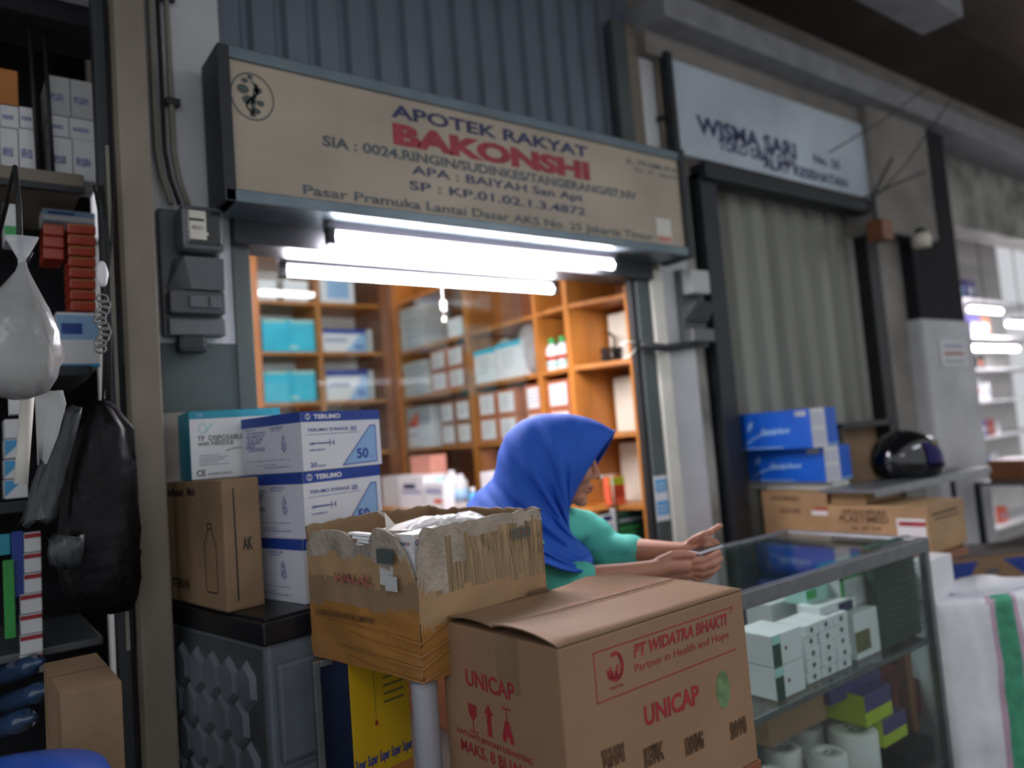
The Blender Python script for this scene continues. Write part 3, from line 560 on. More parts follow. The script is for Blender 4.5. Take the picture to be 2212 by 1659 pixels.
# ================================================================== LEFT POST and neighbour stall
b = MB(); b.box((0, 0, 0), (.075, .10, 3.85), 'post_paint', .006); tag(b.build('post', loc=(.372, 2.10, 0)), 'tall weathered grey brown post between the dark stall and the meter pillar', 'post')
b = MB(); b.box((0, 0, 0), (.03, .05, 2.72), 'dark_metal', .004); b.box((.018, -.005, 1.0), (.026, 0, 2.3), 'conduit'); tag(b.build('post', loc=(.33, 2.16, 0)), 'slim dark metal upright with a pale edge, left of the weathered post', 'post')
b = MB(); b.box((0, 0, 0), (.09, .1, 3.8), 'dark_void'); tag(b.build('post', loc=(.385, 2.24, 0)), 'added dark strip standing in for the shade in the gap beside the pillar', 'post')  # shade of the gap painted as a dark strip
# stall rack
t = thing('wire_rack', 'dark stall rack with a grey shelf edge and vertical wire rods', 'rack', (-.75, 2.40, 0))
b = MB(); b.box((0, 0, 2.262), (1.08, .5, 2.30), 'post_paint', .006); b.box((0, 0, 2.245), (1.08, .02, 2.262), 'dark_metal'); b.build('shelf', t)
b = MB(); b.box((0, 0, 1.72), (1.08, .5, 1.75), 'dark_metal', .004); b.build('shelf', t)
b = MB(); b.box((0, 0, 1.36), (1.08, .5, 1.39), 'dark_metal', .004); b.build('shelf', t)
b = MB(); b.box((0, 0, .98), (1.08, .5, 1.0), 'meter_grey', .004); b.build('shelf', t)
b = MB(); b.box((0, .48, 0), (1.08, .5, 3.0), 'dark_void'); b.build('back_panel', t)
for xx in (.80, .915, 1.02, 1.055):
    b = MB(); b.tube([(xx-.05, .02, 2.30), (xx-.06, .02, 2.75)], .006, 'cable', 6); b.build('rod', t)
yl = 2.46
def d_box_print(b, w_, d, h): b.rect(frF(), w_*.1, h*.35, w_*.7, h*.55, 'pale_ink')
for i, (ul, ur, vt, vb) in enumerate([(0, 40, 228, 275), (42, 78, 232, 277), (105, 148, 250, 294), (150, 208, 258, 302), (0, 38, 277, 335), (40, 80, 279, 340), (108, 155, 297, 348), (157, 210, 303, 352), (100, 150, 165, 248), (152, 205, 175, 256)]):
    pz = onY((ul+ur)/2, vt, yl).z; z0 = [2.302, 2.302][0]
    zt = pz; zb = z0 if i in (4, 5, 6, 7) else onY((ul+ur)/2, vb, yl).z
    a = onY(ul, vt, yl).x; c = onY(ur, vt, yl).x; b = MB(); b.box((0, 0, 0), (c-a, .15, zt-zb), 'white_card' if i < 8 else 'grey_card', .002); d_box_print(b, c-a, .15, zt-zb)
    tag(b.build('carton', loc=(a, yl, zb)), ['small white box behind wire rods, far left upper', 'small white box behind wire rods, left upper beside the dark gap', 'small white box in the middle row right of the gap', 'small white box in the middle row at the rack end', 'white box on the grey shelf at the left frame edge', 'white box on the grey shelf left of the gap', 'white box on the grey shelf right of the gap', 'white box on the grey shelf at the right rack end', 'greyish box topmost right of the gap behind a rod', 'greyish box topmost at the right rack end'][i], 'box', 'white boxes behind the wire rods')
a = onY(-5, 150, yl); c = onY(38, 150, yl); b = MB(); b.box((0, 0, 0), (c.x-a.x, .14, onY(20, 150, yl).z-onY(20, 226, yl).z), 'orange_box', .003); tag(b.build('carton', loc=(a.x, yl, onY(20, 226, yl).z)), 'orange brown carton at the top left of the wire rack', 'box')
# red packs
for k in range(8):
    v = 480+k*24; 
    if v > 650: break
    a = onY(146+k*1.0, v+22, yl); c = onY(208, v+22, yl); h = onY(175, v, yl).z-onY(175, v+22, yl).z
    b = MB(); b.box((0, 0, 0), (c.x-a.x, .12, h-.002), 'red_pack', .004); b.rect(frF(), .003, h*.75, (c.x-a.x)*.9, h*.9, 'orange_box')
    tag(b.build('pack', loc=(a.x, yl, a.z)), 'glossy red orange pack, %s from the top of the tall red stack' % ['first', 'second', 'third', 'fourth', 'fifth', 'sixth', 'seventh', 'eighth'][k], 'pack', 'red packs in the dark stall')
for k in range(3):
    a = onY(95, 480+k*26+24, yl); c = onY(140, 480+k*26+24, yl); h = onY(120, 480, yl).z-onY(120, 505, yl).z
    b = MB(); b.box((0, 0, 0), (c.x-a.x, .12, h-.002), 'red_pack', .004); tag(b.build('pack', loc=(a.x, yl+.01, a.z)), ['top', 'middle', 'bottom'][k]+' red pack of the short stack left of the tall red stack', 'pack', 'red packs in the dark stall')
def d_bw(b, w_, d, h):
    f = frF(); b.rect(f, 0, h*.5, w_, h*.95, 'lightblue'); b.rect(f, w_*.1, h*.6, w_*.6, h*.8, 'blue_ink', .001); b.rect(f, 0, 0, w_, h*.06, 'bottle_blue', .001)
good('carton', 'blue and white carton on the dark shelf behind the hanging bag', 'box', 122, 212, 675, 1.75, yl-.02, .15, 'white_card', d_bw)
good('carton', 'white carton with blue top behind the red packs near the shelf top', 'box', 92, 205, 455, 2.05, yl+.1, .1, 'white_card', d_bw, vb=480)
good('carton', 'green and white pack beside the hook at the left frame edge', 'box', 8, 34, 440, 2.0, yl, .1, 'white_card', lambda b, w_, d, h: b.rect(frF(), 0, h*.1, w_, h*.4, 'green_cap'), vb=520)
# hook and hanging bag
t = thing('hanging_bag', 'knotted clear plastic bag with pale contents hanging from a hook at left', 'bag', onY(48, 560, 1.75))
rings = []
prof = [(0.0, -.0, .004, .004), (.0, -.03, .012, .01), (-.005, -.07, .03, .025), (-.012, -.12, .055, .04), (-.016, -.18, .072, .05), (-.018, -.24, .078, .055), (-.018, -.29, .07, .055), (-.015, -.325, .045, .04), (-.012, -.34, .012, .012)]
for i, (cx, z, rx, ry) in enumerate(prof):
    z_ = z*.82; rings.append([V((cx+rx*cos(2*pi*k/28)*(1+.30*noise.noise(V((k*.9, z*20, 1)))), ry*sin(2*pi*k/28)*(1+.3*noise.noise(V((k*.9, z*20, 5)))), z_)) for k in range(28)])
b = MB(); b.loft(rings, 'plastic_milky'); b.build('bag_film', t)
b = MB(); b.loft([[V((.008*cos(k*pi/4), .006*sin(k*pi/4), z)) for k in range(8)] for z in (-.02, .0)]+[[V((.03*cos(k*pi/4)*(1+.3*(k % 2)), .015*sin(k*pi/4), .045)) for k in range(8)]], 'plastic_clear'); b.build('knot', t)
b = MB(); b.box((-.05, -.02, -.26), (.03, .02, -.15), 'cream_card', .015); b.build('contents', t)
b = MB(); p = onY(45, 555, 1.76); b.tube([p+V((0, 0, -.0)), p+V((0, 0, .10)), p+V((-.003, .02, .19)), p+V((-.003, .64, .21))], .005, 'cable', 8); b.tube([p+V((0, 0, 0)), p+V((.01, -.01, -.012)), p+V((.018, -.005, .01))], .004, 'cable', 8)
tag(b.build('hook', None), 'dark metal hook holding the clear plastic bag', 'hook')
# white paper roll and sheets
A = onY(62, 820, 1.9); Bq = onY(45, 1045, 1.9)
b = MB(); b.tube([A, A.lerp(Bq, .5), Bq], .013, 'paper_white', 14); tag(b.build('paper_roll'), 'white paper roll hanging upright beside the black bags', 'paper')
a = onY(75, 845, 1.95); c = onY(147, 1000, 1.95); b = MB(); b.loft([[V((a.x+(c.x-a.x)*s_*w2-.01*(1-w2)*0, 1.95+.01*sin(s_*5), z)) for s_ in (0, .33, .66, 1)] for z, w2 in ((a.z, .9), (a.z-.03, 1), (a.z-.1, .7), (c.z, .3))], 'grey_card', False, False)
for i in range(len(b.v)): pass
o = b.build('paper_sheet'); md = o.modifiers.new('s', 'SOLIDIFY'); md.thickness = .002; tag(o, 'creased white sheet hanging behind the paper roll', 'paper')
good('carton', 'small tilted white box beside the top of the paper roll', 'box', 20, 45, 855, 1.6, 2.0, .05, 'white_card', vb=895)
# left boxes with blue triangles
def d_tri(b, w_, d, h):
    f = frF(); b.poly(f, [(0, h*.1), (w_*.8, h*.95), (0, h*.95)], 'bottle_blue')
for k, v in enumerate((905, 948, 992, 1035)):
    good('carton', ['white box, topmost of the blue triangle pile at the left frame edge', 'white box with blue triangle, second from top at the left frame edge', 'white box with blue triangle, third from top at the left frame edge', 'white box with blue triangle, bottom of the pile on the dark shelf'][k], 'box', 10, 60, v, 0, yl-.03, .1, 'white_card', d_tri if k else None, 'blue triangle boxes', vb=v+41)
# red white boxes lower
def d_rw(b, w_, d, h): b.rect(frF(), 0, h*.72, w_, h*.95, 'red_ink')
for k in range(7):
    v = 1150+k*44
    good('carton', 'narrow white box with red band, %s from the top of the column at left' % ['first', 'second', 'third', 'fourth', 'fifth', 'sixth', 'seventh'][k], 'box', 52+(-8 if k > 2 else 0), 88+k*.8, v, 0, 2.36, .03, 'white_card', d_rw, 'red banded boxes in the stall', vb=v+42)
good('carton', 'tall blue box left of the red banded column', 'box', 24, 50, 1148, 0, 2.37, .02, 'blue_ink', None, vb=1290)
good('carton', 'green sachet strip hanging left of the red banded column', 'pack', 6, 30, 1210, 0, 2.35, .01, 'green_pack', None, vb=1380)
good('carton', 'teal box at the left frame edge under the stall shelf', 'box', -20, 22, 1155, 0, 2.37, .02, 'teal', None, vb=1200)
# black bags
def hang(name, label, pts, y, m, cat='bag', seed=0):
    # pts: (u_left, u_right, v) rows down the bag
    rings = []; N = 24
    for i, (ul, ur, v) in enumerate(pts):
        a = onY(ul, v, y); c = onY(ur, v, y); cx = (a.x+c.x)/2; rx = max(.003, (c.x-a.x)/2); ry = min(.07, rx*.7)
        rings.append([V((cx+rx*cos(2*pi*k/N)*(1+.18*noise.noise(V((k*.9, i*.9, seed+7)))), y+ry*sin(2*pi*k/N)*(1+.8*noise.noise(V((k*.7, i*.8, seed)))), (a.z+c.z)/2+.016*noise.noise(V((k*.6, i, seed+3))))) for k in range(N)])
    b = MB(); b.loft(rings, m); o = b.build(name); return tag(o, label, cat)
hang('black_bag', 'large black plastic bag bundle hanging in front of the stall', [(205, 225, 865), (190, 255, 885), (150, 292, 930), (140, 296, 1000), (128, 300, 1080), (120, 300, 1150), (118, 302, 1200), (135, 302, 1260), (160, 300, 1300), (200, 290, 1320)], 2.02, 'black_bag', seed=1)
hang('black_bag', 'dark grey plastic bag hanging left of the black bundle', [(150, 178, 882), (122, 175, 900), (105, 160, 960), (85, 150, 1000), (70, 140, 1040), (58, 130, 1080), (45, 125, 1120), (38, 110, 1133)], 1.96, 'grey_bag', seed=4)
hang('black_bag', 'small dark grey bag end dangling under the black bundle', [(105, 185, 1160), (100, 182, 1190), (108, 175, 1215), (140, 165, 1228)], 1.93, 'grey_bag', seed=8)
# wires and chains from above
b = MB()
for (u0, u1, z) in ((215, 240, 0), (222, 236, 0), (245, 226, 0), (203, 234, 0)): b.tube([onY(u0, 400, 2.08), onY((u0+u1)/2+6, 520, 2.08), onY(u1, 700, 2.06), onY(u1-4, 875, 2.05)], .003, 'cable', 6)
tag(b.build('cable_bundle'), 'bundle of dark cables hanging down to the black bag', 'cable')
b = MB()
for k in range(10): 
    p = onY(222+6*sin(k*1.3), 645+k*12, 2.0); b.tube([p+V((.012*cos(q), .003*sin(k), .010*sin(q))) for q in [i*pi/4 for i in range(9)]], .003, 'hook_metal', 6, False)
tag(b.build('chain'), 'small shiny metal chain hanging beside the slim dark upright', 'chain')
q = onY(222, 620, 2.02); tag(blob('plug', (q.x, 2.02, q.z), .013, .012, .032, 'white_card', .2, seed=2), 'white plug hanging beside the slim upright', 'plug')
# stall lower area: table with bottles and carton, blue bin
b = MB(); b.box((0, 0, 0), (1.0, .5, .02), 'post_paint', .003); b.box((0, .02, -.6), (.03, .48, 0), 'dark_metal'); b.box((.97, .02, -.6), (1.0, .48, 0), 'dark_metal'); tag(b.build('low_table', loc=(-.70, 1.9, .62)), 'low grey stall table under the hanging bags', 'table')
p0 = V((.12, 1.62, .42))
s0, w_, d_, h_ = solve(270, 1700, 1492, 132, 300, 1.72, 0)
b = carton(w_, .25, h_+.3, 'kraft_dark'); b.rect(frF(), 0, 0, .001, .001, 'kraft_dark')
s0, w_, d_, h_ = solve(134, 1750, 1500, 120, 268, 1.62, rad(0)); b = carton(w_, .3, s0.z+h_, 'kraft_dark', tape=None); tag(b.build('carton', loc=(s0.x, s0.y, 0), rz=rad(0)), 'plain brown carton on the ground beneath the black bags', 'box')
for i, (u, v, lab) in enumerate([(60, 1440, 'clear blue plastic bottle lying left of the brown carton'), (75, 1500, 'clear blue bottle lying nearer beneath the first one'), (40, 1560, 'clear blue bottle behind the blue bin')]):
    p = onY(u, v, 2.3-.08*i); b = MB(); b.tube([p+V((-.05, .14, -.04)), p+V((-.045, .12, -.035)), p, p+V((.012, -.03, .01)), p+V((.018, -.05, .015)), p+V((.025, -.07, .02))], .03, 'clear_blue', 14, rr=[.018, .026, .026, .024, .010, .010])
    tag(b.build('bottle'), lab, 'bottle', 'clear blue bottles in the stall')
# blue bin lid
t = thing('blue_drum', 'bright blue plastic drum at the bottom left corner', 'drum', (.03, 1.44, 0))
b = MB(); b.lathe([(.15, 0), (.165, .05), (.165, .93), (.155, .95)], 'bin_blue', 40); b.build('drum_body', t)
b = MB(); b.lathe([(.172, .94), (.174, .965), (.165, .985), (.1, .998), (.001, 1.002)], 'bin_blue', 40); b.build('lid', t)

# ================================================================== FOREGROUND LEFT: drawer cabinet and boxes
RZ1 = rad(10)
ZL = 1.093
s0, wD, dD, hD = solve(575, 1659, 1322, 362, 900, 1.72, RZ1, 0)
dD = .56; wD = .38; hD = ZL
t = thing('storage_cabinet', 'dark grey plastic storage cabinet with honeycomb moulded side and black top', 'cabinet', (s0.x, s0.y, 0), RZ1)
b = MB(); b.box((.012, .012, .04), (wD-.012, dD-.012, hD-.05), 'drawer_grey', .01); b.build('body', t)
b = MB(); b.box((0, 0, hD-.058), (wD, dD, hD-.006), 'drawer_dark', .006); b.box((.015, .015, hD-.008), (wD-.015, dD-.015, hD), 'drawer_dark', .003); b.build('top', t)
b = MB(); b.box((0, 0, 0), (wD, dD, .05), 'drawer_dark', .006); b.build('base', t)
def honey(fr, x0, x1, z0, z1, sx, sz):
    b = MB(); o, a, bb = fr; n = a.cross(bb); r = 0; z = z0+sz/2
    while z < z1-sz*.45:
        x = x0+sx/2+(sx/2 if r % 2 else 0)
        while x < x1-sx*.4:
            k1, k2 = .46, .36
            outer = [(x-sx*k1, z-sz*.25), (x, z-sz*.55), (x+sx*k1, z-sz*.25), (x+sx*k1, z+sz*.25), (x, z+sz*.55), (x-sx*k1, z+sz*.25)]
            vs = [o+a*p+bb*q for p, q in outer]+[o+a*(x+(p-x)*.78)+bb*(z+(q-z)*.82)+n*.012 for p, q in outer]
            b.add(vs, [(i, (i+1) % 6, 6+(i+1) % 6, 6+i) for i in range(6)]+[tuple(range(6, 12))], 'drawer_grey')
            x += sx
        z += sz*.86; r += 1
    return b
b = honey((V((.009, dD, 0)), -Y3, Z3), .03, dD-.03, .07, hD-.07, .086, .105); b.box((.009, .03, .07), (.0125, dD-.03, hD-.07), 'meter_case'); b.build('honeycomb_panel', t)
for k in range(4):
    z0 = .07+k*.235
    b = MB(); b.box((.03, -.004, z0), (wD-.03, .014, z0+.215), 'drawer_grey', .008); dr = b.build('drawer', t)
    b = MB(); b.box((.12, -.012, z0+.15), (wD-.12, 0, z0+.175), 'drawer_dark', .004); b.build('handle', dr)

# brown infusion carton
s0, w_, d_, h_ = solve(484, 1292, 1036, 364, 590, 1.89, rad(8), ZL)
w_ = .095; d_ = min(d_, .40)
b = carton(w_, d_, h_, 'kraft_dark', .006)
f = frL(d_)
b.text(f, d_*.04, h_*.88, .022, 'Infusan  Md', 'black_ink', d_*.5, .03)
b.text(f, d_*.05, h_*.12, .024, 'STERAN', 'black_ink', d_*.32, .03)
cx = d_*.77; 
b.line(f, [(cx-.012, h_*.66), (cx-.012, h_*.60), (cx-.034, h_*.50), (cx-.034, h_*.16), (cx-.026, h_*.13), (cx+.026, h_*.13), (cx+.034, h_*.16), (cx+.034, h_*.50), (cx+.012, h_*.60), (cx+.012, h_*.66), (cx-.012, h_*.66)], .0035, 'black_ink')
b.line(f, [(cx-.013, h_*.62), (cx+.013, h_*.62)], .003, 'black_ink')
b.line(frF(), [(.028, h_*.08), (.028, h_*.92)], .004, 'black_ink'); b.text(frF(), .045, h_*.45, .03, 'AK', 'black_ink', .025, .03)
tag(b.build('carton', loc=s0, rz=rad(8)), 'brown infusion carton with a printed bottle outline on the black cabinet top', 'box')
zt1 = ZL+h_
# TP syringe box (teal side)
s0, w_, d_, h_ = solve(411, 1034, 889, 381, 600, 2.085, rad(-4), zt1+.001)
w_ = .235; d_ = .17
b = MB(); b.box((0, 0, 0), (w_, d_, h_), 'white_card', .0025)
f = frF(); b.rect(f, 0, h_*.885, w_, h_, 'teal'); b.rect(frL(d_), 0, 0, d_, h_, 'teal'); b.rect(frT(h_), 0, 0, w_, d_, 'teal')
b.text(f, .018, h_*.905, .010, 'TP', 'lightblue', .016, .03, .001)
b.text(f, .018, h_*.56, .0135, 'TP  DISPOSABLE SYRINGE', 'black_ink', .185, .01); b.text(f, .018, h_*.49, .0115, 'with NEEDLE', 'black_ink', .09, .01)
b.text(f, .012, h_*.05, .016, 'CE', 'black_ink', .022, .02); b.rect(f, .040, h_*.055, .10, h_*.085, 'palegrey_ink')
for k in range(5): b.rect(f, .02, h_*(.34-.035*k), .02+.05+.012*((k*2) % 3), h_*(.355-.035*k), 'palegrey_ink')
b.ring(f, .032, h_*.74, .011, .014, .25, 'mint'); b.line(f, [(.04, h_*.70), (.055, h_*.80)], .004, 'mint')
b.line(f, [(.09, h_*.40), (.11, h_*.425), (.20, h_*.43)], .004, 'palegrey_ink')
tag(b.build('carton', loc=s0, rz=rad(-4)), 'white and teal disposable syringe box on top of the brown infusion carton', 'box')
# Terumo boxes
def terumo(w_, d, h):
    b = MB(); b.box((0, 0, 0), (w_, d, h), 'white_card', .002); st = h*.175
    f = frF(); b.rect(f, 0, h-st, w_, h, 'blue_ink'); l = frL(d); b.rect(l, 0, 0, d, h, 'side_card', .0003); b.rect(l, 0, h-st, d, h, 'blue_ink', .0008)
    b.ring(f, w_*.08, h-st*.5, st*.3, st*.3, .22, 'white_card', .001); b.ring(f, w_*.08, h-st*.5, st*.10, st*.3, .4, 'white_card', .0012)
    b.text(f, w_*.15, h-st*.72, st*.42, 'TERUMO', 'white_card', w_*.33, .045, .001)
    b.text(f, w_*.07, h*.66, h*.052, 'TERUMO SYRINGE', 'blue_ink', w_*.50, .012, .001); b.rect(f, w_*.60, h*.64, w_*.68, h*.72, 'pale_ink')
    b.line(f, [(w_*.05, h*.605), (w_*.72, h*.615)], h*.012, 'pale_ink')
    # syringe pictogram
    b.rect(f, w_*.13, h*.44, w_*.33, h*.47, 'pale_ink'); b.line(f, [(w_*.10, h*.455), (w_*.38, h*.455)], .002, 'blue_ink'); b.line(f, [(w_*.33, h*.40), (w_*.33, h*.51)], .002, 'blue_ink'); b.line(f, [(w_*.38, h*.42), (w_*.38, h*.49)], .003, 'blue_ink'); b.text(f, w_*.09, h*.43, h*.05, '1A', 'blue_ink', w_*.05, .02)
    b.rect(f, w_*.08, h*.33, w_*.27, h*.36, 'pale_ink'); b.text(f, w_*.08, h*.06, h*.075, '20', 'blue_ink', w_*.08, .02); b.text(f, w_*.17, h*.06, h*.04, 'each', 'blue_ink', w_*.09, .01)
    tri = [(w_*.48, h*.05), (w_*.93, h*.07), (w_*.93, h*.72), (w_*.86, h*.72)]
    b.poly(f, tri, 'lightblue', .0007); b.line(f, tri+[tri[0]], .0025, 'blue_ink', .001)
    b.text(f, w_*.66, h*.15, h*.17, '50', 'blue_ink', w_*.155, .03, .0012); b.text(f, w_*.83, h*.15, h*.03, 'mL', 'blue_ink', w_*.05, 0, .0012)
    # side print
    for k, (x0, x1) in enumerate([(.06, .25), (.08, .42), (.08, .40), (.08, .37), (.08, .33), (.06, .22), (.1, .40)]): b.rect(l, d*x0, h*(.77-.062*k), d*x1, h*(.80-.055*k), 'pale_ink', .0006)
    b.rect(l, d*.50, h*.76, d*.72, h*.80, 'pale_ink', .0006); b.rect(l, d*.50, h*.72, d*.68, h*.745, 'pale_ink', .0006)
    b.poly(l, [(d*.68, h*.58), (d*.71, h*.66), (d*.74, h*.58), (d*.76, h*.40), (d*.72, h*.33), (d*.67, h*.40)], 'pale_ink', .0006)
    b.rect(l, d*.05, h*.22, d*.80, h*.235, 'pale_ink', .0006); b.rect(l, d*.2, h*.14, d*.6, h*.155, 'pale_ink', .0006); b.rect(l, d*.35, h*.09, d*.8, h*.115, 'pale_ink', .0006)
    return b
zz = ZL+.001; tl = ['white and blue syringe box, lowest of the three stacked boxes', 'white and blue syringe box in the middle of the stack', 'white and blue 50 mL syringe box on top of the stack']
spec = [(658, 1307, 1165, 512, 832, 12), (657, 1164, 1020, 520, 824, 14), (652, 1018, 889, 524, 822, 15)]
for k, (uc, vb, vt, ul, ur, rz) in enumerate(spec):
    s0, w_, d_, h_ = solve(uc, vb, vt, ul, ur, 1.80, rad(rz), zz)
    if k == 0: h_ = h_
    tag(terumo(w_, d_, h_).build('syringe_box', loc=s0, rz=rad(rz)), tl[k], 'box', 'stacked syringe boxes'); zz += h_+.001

# ================================================================== TORN BOX
RT1 = rad(10)
s0, w_, d_, h_ = solve(905, 1478, 1140, 668, 1178, 1.32, RT1)
ztb = s0.z
def torn(w_, d_, h_):
    t = thing('torn_carton', 'battered open cardboard box with torn rim wrapped in brown tape', 'box', s0, RT1)
    def wall(A, Bv, inward, top, mfn, nx=44, nz=26):
        b = MB(); A = V(A); Bv = V(Bv); L = (Bv-A).length; inward = V(inward)
        def P(i, k, side):
            s_ = i/nx; h = top(s_); z = h*k/nz; p = A.lerp(Bv, s_); 
            bulge = .006*sin(pi*s_)*sin(pi*k/nz) + .0035*noise.noise(V((s_*6, z*18, side*0)))
            wrap = .004*noise.noise(V((s_*3, z*60, 3))) if z < h_*.42 else 0
            return p - inward*(bulge+wrap) + inward*(.005 if side else 0) + V((0, 0, z))
        for side in (0, 1):
            vs = [P(i, k, side) for k in range(nz+1) for i in range(nx+1)]; k0 = len(b.v); b.v += vs
            for k in range(nz):
                for i in range(nx):
                    q = [k*(nx+1)+i, k*(nx+1)+i+1, (k+1)*(nx+1)+i+1, (k+1)*(nx+1)+i]
                    if side: q = q[::-1]
                    b.f.append([k0+x for x in q]); b.s.append(True); b.m.append(mfn((i+.5)/nx, (k+.5)/nz*top(i/nx)) if not side else 'kraft_dark')
        n1 = (nx+1)*(nz+1)
        for i in range(nx): a0 = nz*(nx+1)+i; b.f.append([a0, a0+1, n1+a0+1, n1+a0]); b.s.append(False); b.m.append('kraft_grey')
        return b
    nz_ = lambda s_, a, f: a*noise.noise(V((s_*f, 3.3, a*10)))
    def topF(s_):   # right face, from near corner (0) to right (1)
        v = h_*.985 + nz_(s_, .008, 12)
        if s_ < .05: v -= (1-s_/.05)*h_*.30
        return v - max(0, s_-.96)*.3
    def topL(s_):   # left face from near corner (0) to far (1)
        v = h_*(.955-.0*s_) + nz_(s_, .012, 10)
        if s_ < .16: v -= (1-s_/.16)*h_*.32
        v -= .030*math.exp(-((s_-.47)/.10)**2); v += .012*math.exp(-((s_-.3)/.07)**2); 
        return v - max(0, s_-.93)*.5
    def mF(s_, z):
        q = z/h_; e = noise.noise(V((s_*7, z*25, 1)))*.035
        if q+e > .90: return 'kraft_grey'
        if q+e+.06*s_ > .56: return 'kraft_grey' if (s_ < .20 or (.24 < s_ < .33 and q > .72)) else 'ribbed'
        return 'tape' if q+e < .32 else ('kraft_warm' if q+e < .54 else 'kraft_dark')
    def mL(s_, z):
        q = z/h_; e = noise.noise(V((s_*5, z*20, 8)))*.05
        if q+e > .78: return 'kraft_grey'
        if .18 < s_ < .30 and q+e > .62: return 'grey_card' if q > .6 and q < .72 else 'kraft_grey'
        if q+e > .62: return 'kraft_warm'
        return 'kraft_dark' if q+e > .42 else 'tape'
    b = wall((0, 0, 0), (w_, 0, 0), (0, 1, 0), topF, mF)
    f = frF(); b.text((V((0, -.009, 0)), X3, Z3), w_*.80, h_*.35, .012, 'MADE IN INDONESIA', 'brown_ink', w_*.18, .03)
    b.text((V((0, -.010, 0)), X3, Z3), w_*.70, h_*.80, .02, '1521', 'sign_green', w_*.16, .04)
    for zz_ in (.92, .78, .66): b.line((V((0, -.012, 0)), X3, Z3), [(w_*.93, h_*zz_), (w_*.97, h_*(zz_+.05))], .0018, 'black_ink')
    b.build('front_wall', t)
    b = wall((0, 0, 0), (0, d_, 0), (1, 0, 0), topL, mL); [x.reverse() for x in b.f]
    fl = (V((-.012, d_, 0)), -Y3, Z3)
    b.text(fl, d_*.32, h_*.60, .02, 'HALAL', 'red_ink_pale', d_*.35, .03); b.rect(fl, d_*.72, h_*.76, d_*.86, h_*.86, 'sign_green'); b.rect(fl, d_*.78, h_*.58, d_*.88, h_*.68, 'grey_card')
    b.text(fl, d_*.1, h_*.34, .012, 'JANGAN DIBANTING SIMPAN', 'brown_ink', d_*.55, .02)
    b.build('side_wall', t)
    b = wall((0, d_, 0), (w_, d_, 0), (0, -1, 0), lambda s_: h_*(.99+.02*sin(s_*3))+nz_(s_, .008, 14), lambda s_, z: 'kraft_dark'); [x.reverse() for x in b.f]; b.build('back_wall', t)
    b = wall((w_, 0, 0), (w_, d_, 0), (-1, 0, 0), lambda s_: h_*.98+nz_(s_, .01, 13), lambda s_, z: 'kraft_dark'); b.build('side_wall', t)
    b = MB(); b.box((.003, .003, 0), (w_-.003, d_-.003, .006), 'kraft_dark'); b.build('bottom', t)
    b = MB()   # tape sagging around the lower corner
    for k in range(4):
        z = .008+k*.024; j = random.uniform(-.008, .008); b.tube([V((-.004, d_*(.6+.3*random.random()), z+.016+j)), V((-.0075, d_*.3, z+.002*k)), V((-.008, -.008, z-.004)), V((w_*.2, -.0075, z+.012+.004*k-j)), V((w_*.33, -.003, z+.03))], .0022, 'tape', 6, rr=[.0004, .0012, .0018, .0012, .0004])
    b.build('tape_wrinkle', t)
    return t
torn(w_, d_, h_)
# contents
Mt = M.Translation(s0) @ M.Rotation(RT1, 4, 'Z')
def inbox(b, name, label, cat, loc, rot=(0, 0, 0)):
    o = b.build(name); o.matrix_world = Mt @ M.Translation(loc) @ M.Rotation(rot[2], 4, 'Z') @ M.Rotation(rot[0], 4, 'X') @ M.Rotation(rot[1], 4, 'Y'); return tag(o, label, cat)
b = MB(); b.box((0, 0, 0), (.10, .06, .20), 'white_card', .003); fl = frL(.06); f = frF()
b.rect(frL(.06), 0, .165, .06, .2, 'white_card'); b.text(frL(.06), .006, .178, .010, 'Glucose', 'blue_ink', .03, .02); b.text(frL(.06), .037, .178, .010, 'ion', 'red_ink', .014, .02)
b.text(f, .005, .178, .011, 'Glucosion', 'blue_ink', .05, .02)
inbox(b, 'medicine_box', 'white medicine box with small blue and red print at the torn box corner', 'box', (.012, .02, h_-.215))
b = MB(); b.box((0, 0, 0), (.15, .10, .03), 'leaflet', .002); inbox(b, 'magazine', 'brownish leaflet pack lying across the open torn box', 'paper', (.06, .09, h_-.045), (.0, -.08, .1))
for k, (x, y, z, r) in enumerate([(.012, .115, -.03, .3), (.014, .125, -.022, .45), (.01, .13, -.038, .15), (.02, .14, -.014, .6)]):
    b = MB(); b.box((0, 0, 0), (.05, .07, .006), 'white_card', .002); inbox(b, 'paper_packet', 'thin white folded packet, %s of the fanned pile at the torn notch' % ['third', 'second', 'lowest', 'topmost'][k], 'paper', (x, y, h_+z-.012), (.15, .1, r))
b = MB(); b.add([(0, 0, 0), (.075, .02, .0), (.06, .04, .012), (.0, .03, .055), (.0, .002, .052)], [(0, 1, 2, 4), (4, 2, 3)], 'paper_white')
o = inbox(b, 'folded_paper', 'sharp folded sheet of white paper sticking up in the torn box', 'paper', (.055, .16, h_-.03)); md = o.modifiers.new('s', 'SOLIDIFY'); md.thickness = .001
b = MB(); rings = [[V((x, y*(1+.1*sin(x*90)), .02*sin(pi*j/10)*(1.0+.5*sin(x*40+j))*min(1, (i+1)/3, (13-i)/3))) for j, y in enumerate([k*.011 for k in range(11)])] for i, x in enumerate([k*.018 for k in range(13)])]
b.loft(rings, 'plastic_clear', False, False); inbox(b, 'plastic_sheet', 'shiny crumpled clear plastic wrap along the rim of the torn box', 'wrap', (.07, .03, h_-.022), (0, .0, .05))
b = MB(); b.box((0, 0, 0), (.20, .12, .025), 'grey_card', .004); inbox(b, 'paper_bundle', 'pale paper bundle under the clear plastic in the torn box', 'paper', (.09, .035, h_-.055), (0, 0, .03))
